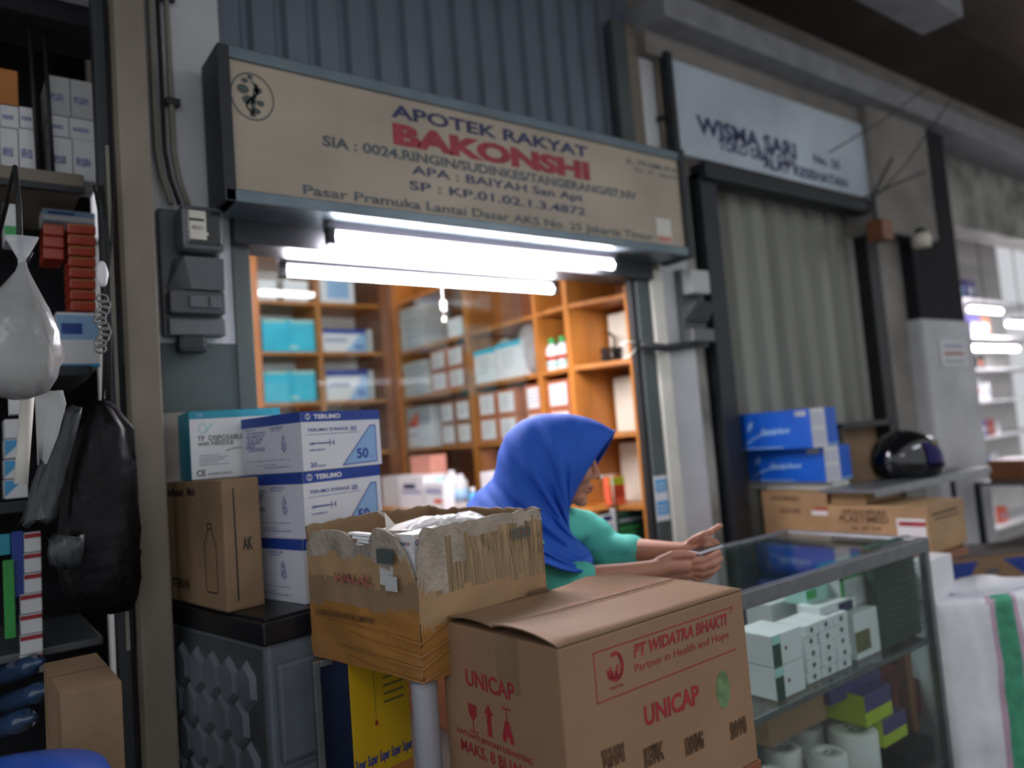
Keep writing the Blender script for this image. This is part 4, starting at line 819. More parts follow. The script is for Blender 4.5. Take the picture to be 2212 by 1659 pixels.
b = MB(); b.box((0, 0, 0), (.10, .10, .04), 'orange_box', .004); inbox(b, 'carton', 'small orange carton near the back of the torn box', 'box', (.17, .19, h_-.075), (0, 0, .2))
b = MB(); b.box((.0, .0, .0), (w_-.04, d_-.04, h_-.23), 'kraft_dark', .004); inbox(b, 'carton', 'brown carton filling the bottom of the torn box', 'box', (.02, .02, .008))

# supports below the torn box
zy = s0.z-.002
sy, wy, dy, hy = solve(765, 1800, 1495, 690, 893, 1.60, RT1, .55)
b = MB(); b.box((0, 0, 0), (wy, .11, zy-.55), 'yellow', .003); f = frF(); hh = zy-.55
b.rect(frL(.11), 0, 0, .11, hh, 'navy_card', .0006)
b.rect(f, 0, hh*.28, wy, hh*.42, 'orange_box'); 
for k in range(5): b.text(f, wy*(.02+.2*k), hh*(.47-.0*k), hh*.05, 'Super', 'blue_ink', wy*.17, .03, .001)
b.line(f, [(wy*.40, hh*.68), (wy*.40, hh*.98)], .0015, 'olive'); b.ring(f, wy*.40, hh*.66, .004, .006, 1, 'red_ink', .001)
for k in range(4): b.rect(f, wy*.55, hh*(.74+.04*k), wy*.9, hh*(.75+.04*k), 'olive')
tag(b.build('carton', loc=sy, rz=RT1), 'bright yellow carton with a navy side under the torn box', 'box')
b = MB(); b.box((0, 0, 0), (wy+.05, .10, .55), 'kraft_dark', .004); tag(b.build('carton', loc=(sy.x-.03, sy.y, 0), rz=RT1), 'brown carton on the floor below the yellow carton', 'box')
t = thing('metal_stand', 'narrow aluminium stand legs beneath the left end of the torn box', 'stand', (0, 0, 0))
pA = onY(688, 1500, 1.66)
b = MB(); b.box((pA.x-.008, 1.66, 0), (pA.x+.008, 1.68, zy-.001), 'alu', .002); b.build('leg', t)
b = MB(); b.box((pA.x+.008, 1.66, zy-.016), (pA.x+.08, 1.68, zy-.001), 'alu', .002); b.build('rail', t)
p = onY(918, 1500, 1.34)
t = thing('wrapped_pipe', 'thick grey white wrapped tube standing beside the yellow carton', 'tube', (p.x+.01, 1.36, 0))
b = MB(); b.lathe([(.026, 0), (.026, zy+.045), (.024, zy+.05)], 'white_tube', 20); b.build('tube_body', t)
b = MB(); b.lathe([(.0275, zy-.005), (.0275, zy+.05), (.02, zy+.055)], 'white_tube', 20); b.build('cap', t)

# ================================================================== UNICAP CARTON
RU = rad(2)
s0, w_, d_, h_ = solve(1215, 1659, 1402, 957, 1612, 1.0, RU)
zt = s0.z+h_; h_ = .34; s0.z = zt-h_
def unicap(w_, d, h):
    t = thing('carton', 'large brown infusion carton with red printed lettering in the foreground', 'box', s0, RU)
    b = MB(); b.box((0, 0, 0), (w_, d, h), 'kraft', .004); 
    b.box((-.0006, .10*d/.33, h-.10), (.0, .16*d/.33, h), 'kraft_dark')
    b.build('body', t)
    # lifted top flaps
    b = MB(); n = 16
    def flap(y0, y1, lift):
        for side in (0, 1):
            vs = []; k0 = len(b.v)
            for i in range(n+1):
                x = w_*i/n
                for j in range(7):
                    yv = y0+(y1-y0)*j/6; s_ = j/6
                    z = h+.002+side*.003+lift(i/n, s_); vs.append((x-.004*(i == 0)*0, yv, z))
            b.v += [V(v) for v in vs]
            for i in range(n):
                for j in range(6):
                    q = [i*7+j, (i+1)*7+j, (i+1)*7+j+1, i*7+j+1]; b.f.append([k0+x for x in (q if side else q[::-1])]); b.s.append(True); b.m.append('kraft')
        m = (n+1)*7; k0 = len(b.v)-2*m
        def side_strip(idx):
            for a_, c_ in zip(idx[:-1], idx[1:]): b.f.append([k0+a_, k0+c_, k0+m+c_, k0+m+a_]); b.s.append(False); b.m.append('kraft_dark')
        side_strip(list(range(7))); side_strip([n*7+j for j in range(7)]); side_strip([i*7+6 for i in range(n+1)]); side_strip([i*7 for i in range(n+1)])
    fl_ = lambda u, s_: .010*math.exp(-u*5)*sin(pi*s_)*1.5 + .006*math.exp(-(u/.12)**2)*(1 if s_ > .5 else .4) + .002*noise.noise(V((u*4, s_*4, 0)))
    flap(.0, d*.5-.001, lambda u, s_: .018*math.exp(-u*6)*s_*(1.2-s_)*2+.004*s_)
    b.build('front_flap', t)
    b = MB(); flap(d, d*.5+.001, lambda u, s_: .018*math.exp(-u*5)*s_*(1.1-s_)*2+.004*s_+.010*math.exp(-((u-.8)/.1)**2)*(1-s_)); [x.reverse() for x in b.f]; b.build('back_flap', t)
    # printing
    b = MB(); f = frF(); l = frL(d)
    def fx(u, v):   # pixel on right face -> face coords
        n_ = V((sin(RU), -cos(RU), 0)); r = ray(u, v); tt = (V(s0)-C0).dot(n_)/r.dot(n_); p = C0+r*tt-V(s0); return p.x*cos(RU)+p.y*sin(RU), p.z
    def lx(u, v):
        n_ = V((-cos(RU), -sin(RU), 0)); r = ray(u, v); tt = (V(s0)-C0).dot(n_)/r.dot(n_); p = C0+r*tt-V(s0); return d-(-p.x*sin(RU)+p.y*cos(RU)), p.z
    q1, q2, q3, q4 = fx(1280, 1397), fx(1583, 1323), fx(1583, 1413), fx(1290, 1510)
    xa = (q1[0]+q4[0])/2; xb = (q2[0]+q3[0])/2+.005; za = (q1[1]+q2[1])/2; zb = (q3[1]+q4[1])/2
    b.line(f, [(xb, za), (xa, za), (xa, zb), (xb, zb)], .0022, 'red_ink'); b.line(f, [(xb, za), (xb-.006, za-.01)], .0022, 'red_ink')
    hz = za-zb; cx = xa+.05; cz = (za+zb)/2+.008
    b.ring(f, cx, cz, .021, .026, .28, 'red_ink', a0=-170, a1=120); b.ring(f, cx-.004, cz-.001, .011, .020, .4, 'red_ink', a0=170, a1=370); b.ring(f, cx+.006, cz, .010, .023, .35, 'red_ink', a0=-160, a1=60); b.ring(f, cx-.014, cz-.005, .008, .015, .4, 'red_ink', a0=160, a1=350)
    b.text(f, cx-.018, zb+.013, .006, 'WIDATRA', 'red_ink', .034, .01)
    b.text(f, xa+.098, cz+.004, .022, 'PT WIDATRA BHAKTI', 'red_ink', (xb-xa)-.118, .03, shear=.2); b.text(f, xa+.098, cz-.022, .0145, 'Partner in Health and Hope', 'red_ink', (xb-xa)-.118, .0)
    a = fx(1393, 1562); c = fx(1512, 1522); b.text(f, a[0], (a[1]+c[1])/2-.0, .034, 'UNICAP', 'red_ink', c[0]-a[0], .03)
    a = fx(1562, 1489); b.ring(f, a[0], a[1], .022, .036, 1, 'green_stain', n=24)
    for (u, v, tx_) in ((1300, 1650, 'TGH/A1'), (1390, 1645, 'ZETIK'), (1480, 1620, 'KUNING'), (1577, 1585, '2018')):
        a = fx(u, v); b.text(f, a[0], a[1]-.01, .030, tx_, 'brown_ink', .055, .06); b.text(f, a[0]+.002, a[1]-.004, .022, tx_[::-1], 'brown_ink', .05, .03, .0012)
    a = lx(1008, 1480); c = lx(1113, 1508); b.text(l, a[0], (a[1]+c[1])/2-.002, .031, 'UNICAP', 'red_ink', c[0]-a[0], .02)
    # fragile pictograms: goblet, arrow, hook
    a = lx(1022, 1550); x, z = a
    b.poly(l, [(x-.014, z+.025), (x+.014, z+.025), (x+.012, z+.005), (x+.003, z-.004), (x-.003, z-.004), (x-.012, z+.005)], 'red_ink'); b.line(l, [(x, z-.004), (x, z-.024)], .003, 'red_ink'); b.line(l, [(x-.012, z-.026), (x+.012, z-.026)], .003, 'red_ink')
    a = lx(1057, 1558); x, z = a
    b.poly(l, [(x-.007, z-.028), (x+.007, z-.028), (x+.007, z+.012), (x+.015, z+.012), (x, z+.030), (x-.015, z+.012), (x-.007, z+.012)], 'red_ink')
    a = lx(1096, 1566); x, z = a
    b.line(l, [(x-.012, z+.028), (x+.012, z+.028)], .003, 'red_ink'); b.line(l, [(x, z+.028), (x, z+.006)], .003, 'red_ink'); b.poly(l, [(x-.006, z+.006), (x+.006, z+.006), (x+.016, z-.022), (x+.016, z-.032), (x+.006, z-.032), (x+.004, z-.022), (x-.004, z-.022), (x-.006, z-.032), (x-.016, z-.032), (x-.016, z-.022)], 'red_ink')
    a = lx(990, 1597); c = lx(1152, 1650); b.text(l, a[0], (a[1]+c[1])/2+.006, .010, 'HATI HATI JANGAN DIBANTING', 'red_ink', c[0]-a[0], .02); b.text(l, a[0]+.01, (a[1]+c[1])/2-.024, .022, 'MAKS. 8 BUAH', 'red_ink', c[0]-a[0]-.03, .02)
    tp = (V((0, 0, h+.009)), X3, Y3)
    for k in range(9): b.text(tp, w_*(.10+.095*k), d*.52, .014, ['UNI', 'CAP'][k % 2], 'red_ink_pale', w_*.06, .03)
    for k in range(9): b.text(tp, w_*(.10+.095*k), d*.44, .009, 'infus', 'red_ink_pale', w_*.055, .02)
    b.build('printing', t)
unicap(w_, d_, h_)
t = thing('stool', 'plain wooden stool under the large brown carton', 'stool', (s0.x, s0.y, 0), RU)
b = MB(); b.box((-.01, -.0, s0.z-.031), (w_+.01, d_, s0.z-.001), 'brown_wood', .003); b.build('seat', t)
for xx in (.02, w_-.06):
    for yy in (.02, d_-.06):
        b = MB(); b.box((xx, yy, 0), (xx+.04, yy+.04, s0.z-.031), 'brown_wood', .003); b.build('leg', t)

# ================================================================== SHOWCASE
SX0, SX1, SY0, SY1, SZ = 1.50, 2.685, 1.29, 1.84, 1.0
def showcase():
    t = thing('glass_showcase', 'aluminium framed glass display counter on the right', 'showcase', (SX0, SY0, 0)); W = SX1-SX0; D = SY1-SY0
    for (x, y) in ((0, 0), (W-.026, 0), (0, D-.026), (W-.026, D-.026)):
        b = MB(); b.box((x, y, 0), (x+.026, y+.026, SZ-.008), 'alu', .002); b.build('post', t)
    for (a, c) in (((.0, -.004, SZ-.045), (W, .022, SZ)), ((0, D-.022, SZ-.04), (W, D, SZ)), ((0, 0.02, SZ-.04), (.022, D-.02, SZ)), ((W-.022, .02, SZ-.04), (W, D-.02, SZ))):
        b = MB(); b.box(a, c, 'alu', .003); b.build('top_rail', t)
    b = MB(); b.box((.018, .018, SZ-.012), (W-.018, D-.018, SZ-.005), 'glass_green'); b.build('glass_top', t)
    b = MB(); b.box((.02, .006, .1), (W-.02, .011, SZ-.04), 'glass'); b.build('glass_front', t)
    b = MB(); b.box((W-.012, .02, .1), (W-.007, D-.02, SZ-.04), 'glass'); b.build('glass_side', t)
    for z in (.66, .26, .1):
        b = MB(); b.box((.02, .03, z-.008), (W-.02, D-.03, z), 'glass_green' if z > .1 else 'alu'); b.box((.02, .02, z-.014), (W-.02, .03, z+.002), 'alu'); b.build('shelf', t)
    b = MB(); b.box((.02, D-.012, .1), (W-.02, D-.007, SZ-.04), 'alu'); b.build('rear_panel', t)
showcase()
z1 = .661
def sgood(name, label, cat, ul, ur, vt, vb, y, dp, m, deco=None, grp=None, z0=None): 
    o = good(name, label, cat, ul, ur, vt, z0, y, dp, m, deco, grp, vb=None if z0 is not None else vb, bev=.002); return o
def d_gband(b, w_, d, h):
    f = frL(d); b.rect(frF(), 0, 0, w_*.28, h*.72, 'dark_green', .001); b.rect(frF(), 0, h*.72, w_*.30, h, 'mint', .001); b.ring(frF(), w_*.45, h*.5, .006, .006, 1, 'dull_red', .001, n=12)
ysc = 1.345
p0 = onY(1662, 1440, ysc)
for k in range(2):
    a = onY(1668, 1400, ysc).x; c = onY(1732, 1400, ysc).x; b = MB(); b.box((0, 0, 0), (c-a, .13, .088), 'white_card', .002); d_gband(b, c-a, .13, .088)
    tag(b.build('carton', loc=(a, ysc, z1+.0+k*.09)), ['white carton with dark green band, lower of two in the showcase', 'white carton with dark green band, upper of two in the showcase'][k], 'box', 'green banded cartons')
def d_dot(b, w_, d, h): b.ring(frF(), w_*.5, h*.5, min(w_*.25, .009), min(h*.33, .008), 1, 'meter_grey', .001, n=14); b.ring(frL(d), d*.5, h*.5, min(w_*.25, .009), min(h*.33, .008), 1, 'meter_grey', .001, n=14)
for ci, (ul, ur) in enumerate(((1740, 1770), (1772, 1805), (1807, 1838))):
    for k in range(5):
        a = onY(ul, 1400, ysc+.01).x; c = onY(ur, 1400, ysc+.01).x; b = MB(); b.box((0, 0, 0), (c-a, .1, .033), 'white_card', .002); d_dot(b, c-a, .1, .033)
        tag(b.build('carton', loc=(a, ysc+.01+random.uniform(-.003, .003), z1+k*.034)), 'small white carton with a grey dot, %s level of the %s column in the showcase' % (['bottom', 'second', 'third', 'fourth', 'top'][k], ['left', 'middle', 'right'][ci]), 'box', 'grey dotted cartons in the showcase')
sgood('carton', 'white carton with olive square at the right of the dotted columns', 'box', 1842, 1896, 1318, 0, ysc+.02, .1, 'white_card', lambda b, w_, d, h: b.rect(frF(), 0, h*.15, w_*.6, h*.6, 'olive'), z0=z1)
sgood('carton', 'white pack with bright green edges on top of the cartons in the showcase', 'box', 1812, 1880, 1235, 1310, ysc+.06, .1, 'grey_card', lambda b, w_, d, h: (b.rect(frF(), 0, 0, w_*.12, h, 'green_cap'), b.rect(frF(), w_*.85, 0, w_, h, 'green_pack'), b.rect(frF(), 0, h*.85, w_, h, 'green_cap')))
sgood('carton', 'green pack with yellow end beneath the showcase top rail', 'box', 1822, 1905, 1212, 1236, ysc+.08, .1, 'green_cap', lambda b, w_, d, h: b.rect(frF(), w_*.8, 0, w_, h, 'lime'))
sgood('carton', 'crumpled green and white packet in the showcase', 'box', 1740, 1795, 1262, 1300, ysc+.1, .08, 'mint', lambda b, w_, d, h: b.rect(frF(), 0, h*.3, w_*.4, h*.8, 'green_cap'))
sgood('carton', 'white and navy packet on the dotted cartons', 'box', 1770, 1850, 1300, 1325, ysc+.04, .08, 'white_card', lambda b, w_, d, h: b.rect(frF(), w_*.5, 0, w_*.9, h*.8, 'navy_ink'))
sgood('carton', 'long pale box lying at the back of the upper showcase shelf', 'box', 1665, 1760, 1292, 0, ysc+.2, .1, 'grey_card', z0=z1)
# green mesh
a = onY(1900, 1210, 1.36); c = onY(2000, 1390, 1.36); b = MB()
b.box((0, 0, 0), (onY(1985, 1300, 1.36).x-onY(1895, 1300, 1.36).x, .03, a.z-c.z+.01), 'mesh_green', .004)
for k in range(16): b.tube([(0.002, -.002, .01+k*(a.z-c.z)/16), ((onY(1985, 1300, 1.36).x-onY(1895, 1300, 1.36).x)-.002, -.002, .015+k*(a.z-c.z)/16)], .0035, 'dark_green', 6)
tag(b.build('mesh_roll', loc=(onY(1895, 1300, 1.36).x, 1.36, z1)), 'dark green mesh pack standing at the right end of the showcase', 'pack')
# lower shelf
z2 = .261
def d_pl(b, w_, d, h): f = frF(); b.rect(f, 0, h*.45, w_, h, 'purple'); b.rect(frT(h), 0, 0, w_, d, 'purple')
sgood('carton', 'purple and lime carton, upper of two leaning in the lower showcase', 'box', 1865, 1925, 1490, 1560, 1.345, .14, 'lime', d_pl, 'purple and lime cartons')
sgood('carton', 'purple and lime carton, lower of two behind the white rolls', 'box', 1905, 1958, 1545, 1605, 1.335, .12, 'lime', d_pl, 'purple and lime cartons')
sgood('carton', 'flat dark purple box lying under the upper showcase shelf', 'box', 1790, 1905, 1470, 1500, 1.40, .12, 'purple')
sgood('carton', 'dull red pack behind the purple boxes', 'pack', 1930, 1995, 1480, 1560, 1.5, .1, 'dull_red')
sgood('carton', 'reddish brown pack in the back of the lower showcase', 'pack', 1870, 1940, 1455, 1500, 1.6, .1, 'dull_red')
sgood('carton', 'pale brown carton behind the showcase glass near the big carton', 'box', 1650, 1780, 1480, 1590, 1.42, .2, 'kraft')
sgood('carton', 'black and blue coiled pack beside the showcase leg', 'pack', 1950, 2020, 1610, 1659, 1.34, .12, 'black_bag')
rolls = [(1700, 1620, 1.44), (1665, 1575, 1.46), (1772, 1600, 1.36), (1745, 1562, 1.48), (1835, 1560, 1.42), (1660, 1640, 1.33)]
proto = None
lr = ['white roll with blue mark, lowest left of the cluster in the showcase', 'white roll, leftmost against the brown carton', 'white roll at the front middle of the cluster', 'white roll at the back middle of the cluster', 'largest white roll with red mark at the right of the cluster', 'white roll at the bottom frame edge beside the brown carton']
placed = []
for i, (u, v) in enumerate([(1688, 1612), (1738, 1566), (1785, 1622), (1858, 1578), (1668, 1668), (1745, 1690)]):
    p = onZ(u, v, .43 if i != 3 else .45); r = .058 if i != 3 else .075
    p.y = max(p.y, 1.325+r); p.x = max(p.x, 1.60)
    if any((V(q_)-p.xy).length < r+r_+.002 for q_, r_ in placed): continue
    placed.append((p.xy, r))
    t = thing('paper_roll', lr[i], 'roll', (p.x, p.y, z2), 0, 'white rolls in the showcase'); h = p.z-z2
    b = MB(); b.lathe([(r*.96, 0), (r, .004), (r, h-.006), (r*.9, h), (r*.35, h-.001), (r*.3, h-.012)], 'roll_white', 28); b.build('roll_body', t)
    b = MB(); f = (V((0, 0, h)), X3, Y3); b.ring(f, -.01, -.003, .014, .004, 1, 'navy_ink', .002, n=12)
    if i == 3: b.ring(f, .0, .018, .012, .004, 1, 'red_ink', .002, n=12)
    b.build('print', t)

# ================================================================== RIGHT GOODS
# back shelf table carrying cartons
t = thing('goods_bench', 'low bench behind the showcase carrying brown cartons', 'bench', (2.85, 1.38, 0))
ZB = .86
b = MB(); b.box((-.1, .07, ZB-.03), (.50, .86, ZB), 'brown_wood', .004); b.build('bench_top', t); b = MB(); b.box((.50, .55, ZB-.03), (1.28, .86, ZB), 'brown_wood', .004); b.build('bench_top', t)
for xx, yy in ((-.08, .08), (-.08, .80), (1.2, .80), (.45, .36)):
    b = MB(); b.box((xx, yy, 0), (xx+.04, yy+.03, ZB-.03), 'brown_wood'); b.build('leg', t)
def prn(b, fr, x0, x1, z0, z1, m='brown_ink'): b.rect(fr, x0, z0, x1, z1, m)
# carton under the blue boxes
RB = rad(-4)
s1, w_, d_, h_ = solve(1790, 1160, 1062, 1608, 1815, 1.93, RB, ZB+.001)
w_ = .24
d_ = min(d_, .36); b = carton(w_, d_, h_, 'kraft_warm'); l = frL(d_); 
b.text(l, d_*.15, h_*.82, .018, 'INFUS MEDIKA', 'brown_ink', d_*.45, .03); b.text(l, d_*.28, h_*.58, .02, 'NaCl 0.9%', 'brown_ink', d_*.32, .03); b.rect(l, d_*.76, h_*.56, d_*.99, h_*.64, 'white_card'); b.rect(l, d_*.80, h_*.64, d_*.99, h_*.70, 'red_pack')
tag(b.build('carton', loc=s1, rz=RB), 'brown carton with faint printing beneath the blue boxes', 'box'); z3 = ZB+.001+h_
s2, w2, d2, h2 = solve(1800, 1062, 1040, 1618, 1835, 1.93, RB, z3+.001)
b = MB(); b.box((0, 0, 0), (w2, d2, h2), 'foam', .004); tag(b.build('foam_slab', loc=s2, rz=RB), 'flat white foam slab between the brown carton and the blue boxes', 'slab'); z3 += h2+.001
def blue(w_, d, h):
    b = MB(); b.box((0, 0, 0), (w_, d, h), 'blue_box', .003); l = frL(d); f = frF()
    b.text(l, d*.30, h*.42, h*.14, 'Saniplast', 'lightblue', d*.42, .03, shear=.3); b.line(l, [(d*.08, h*.18), (d*.20, h*.32), (d*.30, h*.40), (d*.5, h*.42)], .006, 'lightblue'); b.poly(l, [(d*.10, h*.50), (d*.14, h*.72), (d*.20, h*.78), (d*.17, h*.58)], 'lightblue')
    b.rect(l, d*.80, h*.82, d*.95, h*.95, 'palegrey_ink'); b.rect(l, 0, h*.03, d*.6, h*.06, 'lightblue')
    b.rect(f, 0, 0, w_*.55, h, 'white_card', .001); b.rect(f, .004, h*.08, w_*.5, h*.45, 'side_card', .0015); b.rect(f, .004, h*.55, w_*.5, h*.9, 'side_card', .0015); b.rect(f, w_*.55, h*.03, w_, h*.08, 'lightblue', .001)
    return b
for k, (uc, vb, vt, ul, ur, rz, lab) in enumerate([(1782, 1040, 965, 1615, 1838, -4, 'bright blue glossy carton with white script, lower of two behind the showcase'), (1752, 963, 882, 1600, 1808, -2, 'bright blue glossy carton with white script, upper of two behind the showcase')]):
    s3, w3, d3, h3 = solve(uc, vb, vt, ul, ur, 1.93, rad(rz), z3+.001)
    tag(blue(w3, d3, h3).build('carton', loc=s3, rz=rad(rz)), lab, 'box', 'blue glossy cartons'); z3 += h3+.001
# large carton right
s4, w4, d4, h4 = solve(2012, 1260, 1095, 1790, 2085, 1.48, rad(2), ZB+.001)
b = carton(w4, min(d4, .42), h4, 'kraft_warm'); d4 = min(d4, .42); l = frL(d4)
b.text(l, d4*.16, h4*.80, .022, 'INFUSAN MEDIKA', 'brown_ink', d4*.45, .03); b.text(l, d4*.12, h4*.62, .030, 'PLASTIMED', 'brown_ink', d4*.5, .03); b.text(l, d4*.24, h4*.46, .018, 'Isi 20 btl', 'brown_ink', d4*.3, .02)
b.rect(l, d4*.70, h4*.34, d4*.97, h4*.74, 'white_card'); b.rect(l, d4*.72, h4*.58, d4*.97, h4*.68, 'red_ink', .001); b.rect(frF(), w4*.1, h4*.78, w4*.8, h4*.84, 'brown_ink'); b.rect(frF(), w4*.15, h4*.68, w4*.85, h4*.72, 'brown_ink')
tag(b.build('carton', loc=s4, rz=rad(2)), 'brown carton with red and white label right of the blue boxes', 'box')
# helmet shelf
YH = 1.66
a = onY(1905, 1057, YH); c = onY(2140, 1008, YH); zh = (a.z+c.z)/2
t = thing('wall_shelf', 'narrow metal edged shelf carrying the helmet', 'shelf', (a.x-.05, YH, zh))
b = MB(); b.box((.0, .005, -.014), (c.x-a.x+.05, .26, 0), 'meter_grey', .002); b.build('board', t)
b = MB(); b.box((0.0, 0, -.03), (c.x-a.x+.05, .006, .004), 'alu', .001); b.build('edge_strip', t)
for xx in (c.x-a.x+.2,): b = MB(); b.box((xx, .25, -zh), (xx+.02, .27, -.014), 'dark_metal'); b.build('support', t)
b = MB(); b.box((0, 0, 0), (.30, .16, zh-.016-(ZB+.002+h4)), 'kraft_warm', .003); tag(b.build('carton', loc=(s4.x+.02, s4.y+.26, ZB+.002+h4)), 'flat brown carton between the labelled carton and the helmet shelf', 'box')
zh += .002
# helmet
def helmet(loc, rz):
    t = thing('helmet', 'glossy black full face motorcycle helmet with iridescent visor on a shelf', 'helmet', loc, rz)
    R = (.165, .132, .145); N, K = 48, 30
    def pt(th, ph, s_=1.0):   # th azimuth (0 = front +x), ph polar from top
        x = cos(th)*sin(ph); y = sin(th)*sin(ph); z = cos(ph)
        if z < -.5: z = -.5-(z+.5)*.1
        k = 1+.10*max(0, x)*max(0, -z+.1); return V((R[0]*x*k*s_, R[1]*y*s_, R[2]*z*s_+.078))
    isv = lambda th, ph: abs(((th+pi) % (2*pi))-pi) < 1.25 and 1.02 < ph < 1.78
    b = MB(); vs = [pt(2*pi*j/N, pi*.76*i/K+.001) for i in range(K+1) for j in range(N)]; fs = []
    for i in range(K):
        for j in range(N):
            th = 2*pi*(j+.5)/N; ph = pi*.76*(i+.5)/K
            if not isv(th, ph): fs.append((i*N+j, i*N+(j+1) % N, (i+1)*N+(j+1) % N, (i+1)*N+j)[::-1])
    b.add(vs, fs, 'helmet_black', True); o = b.build('shell', t); md = o.modifiers.new('s', 'SOLIDIFY'); md.thickness = .008
    b = MB(); vs = []; fs = []; n, k = 24, 10
    for i in range(k+1):
        for j in range(n+1): vs.append(pt(-1.32+2.64*j/n, .98+.84*i/k, 1.025))
    for i in range(k):
        for j in range(n): fs.append((i*(n+1)+j, i*(n+1)+j+1, (i+1)*(n+1)+j+1, (i+1)*(n+1)+j)[::-1])
    b.add(vs, fs, 'visor', True); vz = b.build('visor', t)
    b = MB()
    b.box((.10, -.03, .15), (.145, .03, .165), 'meter_grey', .006); b.build('vent', t)
    b = MB()
    for s_ in (-1, 1): b.lathe([(.022, 0), (.022, .006), (.015, .012)], 'dark_metal', 18, mt=M.Translation((.02, s_*.114, .08)) @ M.Rotation(-s_*pi/2, 4, 'X'))
    b.build('pivot', t)
    b = MB(); 
    for j in range(6):
        th = -.95+j*.11; p = pt(th, 1.0, 1.035); q = pt(th+.07, 1.0, 1.035); p2 = pt(th, 1.10, 1.04); q2 = pt(th+.07, 1.10, 1.04); b.add([p, q, q2, p2], [(3, 2, 1, 0), (0, 1, 2, 3)], 'gold')
    b.build('emblem', vz)
p = onY(1958, 1000, YH+.16); helmet((p.x, YH+.16, zh), rad(-40))
# open dark box with brown inside behind helmet
p = onY(1822, 1015, 2.06)
zc_ = onY(1850, 1030, 2.06).z
t = thing('open_case', 'black framed open case with brown board behind the helmet', 'case', (p.x, 2.06, ZB+.001))
b = MB()
Wc, Hc_ = .52, .27+zc_-ZB
b.box((0, 0, 0), (.03, .10, Hc_), 'black_paint', .004); b.box((0, 0, Hc_-.03), (Wc, .10, Hc_), 'black_paint', .004); b.box((Wc-.02, 0, 0), (Wc, .1, Hc_), 'black_paint', .004); b.box((0, 0, 0), (Wc, .1, .02), 'black_paint', .004); b.build('frame', t)
b = MB(); b.box((.03, .08, .02), (Wc-.02, .09, Hc_-.03), 'kraft_dark'); b.build('back_board', t)
# plastered square pillar with notice
xa_ = onY(2012, 850, 2.2).x; xb_ = onY(2118, 850, 2.2).x
b = MB(); zt_ = onY(2060, 690, 2.2).z; b.box((xa_, 2.2, 0), (xb_, 2.6, zt_), 'plaster', .03); b.box((xa_+.02, 2.22, zt_), (xb_-.05, 2.6, 3.3), 'dark_void'); struct('trim_10', b)
a = onY(2030, 735, 2.19); c = onY(2092, 790, 2.19); b = MB(); f = (V((0, 0, 0)), X3, Z3); w_ = c.x-a.x; h = a.z-c.z
b.box((0, 0, 0), (w_, .003, h), 'white_card'); f = (V((0, 0, 0)), X3, Z3)
for k in range(3): b.rect(f, w_*.12, h*(.12+.3*k), w_*.9, h*(.26+.3*k), ['palegrey_ink', 'red_ink_pale', 'pale_ink'][k])
tag(b.build('notice', loc=(a.x, 2.192, c.z)), 'small paper notice with blue and red lines on the pale pillar', 'notice')
# box by the column top (junction) with yellow cap
a = onY(1895, 480, 2.15); b = MB(); b.box((0, 0, 0), (.12, .1, .12), 'brown_wood', .01); b.tube([(.03, .05, .0), (-.02, .03, .25), (.2, 0, .5)], .008, 'cable', 6); tag(b.build('junction_box', loc=(a.x, 2.12, a.z-.1)), 'dark brown junction box with a cable at the column head', 'box')
a = onY(1990, 520, 2.1); t = thing('socket_lamp', 'small yellowish lamp socket beside the column head', 'lamp', (a.x, 2.1, a.z))
b = MB(); b.lathe([(.05, -.04), (.055, .0), (.05, .04)], 'cream_card', 16); b.build('socket', t); b = MB(); b.tube([(0, 0, 0), (0, .14, .06)], .012, 'dark_metal', 8); b.build('bracket', t); b = MB(); b.lathe([(.035, .04), (.03, .07), (.01, .08)], 'dark_metal', 16); b.build('cap', t)
b = MB(); b.tube([onY(1790, 330, 2.1), onY(1900, 265, 2.0), onY(2000, 190, 1.9), onY(2080, 120, 1.8)], .004, 'cable', 6); b.tube([onY(1860, 430, 2.1), onY(1930, 400, 2.05), onY(2000, 370, 2.0)], .006, 'cable', 6); b.tube([onY(1880, 440, 2.12), onY(1960, 350, 2.0), onY(2100, 150, 1.8)], .004, 'cable', 6)
tag(b.build('cable'), 'thin black cables strung across the pale blue board and column', 'cable')
# far right stall
t = thing('stall_rack', 'crowded rack of the bright stall at the far right', 'rack', (6.2, 3.0, 0))
b = MB(); b.box((-.3, .4, 0), (3.2, .42, 3.2), 'backing'); b.build('back_panel', t)
ZR = [.3, .75, 1.12, 1.45, 1.75, 2.05, 2.4]
for z in ZR: b = MB(); b.box((-.3, 0, z-.02), (3.2, .4, z), 'white_card'); b.build('shelf', t)
cols = ['white_card', 'grey_card', 'side_card', 'white_card', 'bottle_blue', 'salmon', 'kraft', 'black_bag', 'lightblue', 'dull_red', 'white_card', 'brown_wood', 'purple']
names = {'white_card': 'white', 'grey_card': 'pale grey', 'side_card': 'lilac white', 'bottle_blue': 'blue', 'salmon': 'salmon', 'kraft': 'brown', 'black_bag': 'black', 'lightblue': 'light blue', 'dull_red': 'dull red', 'brown_wood': 'dark brown', 'purple': 'purple'}
rnd = random.Random(3); lv = ['lowest', 'second lowest', 'third', 'fourth', 'fifth', 'sixth', 'top']
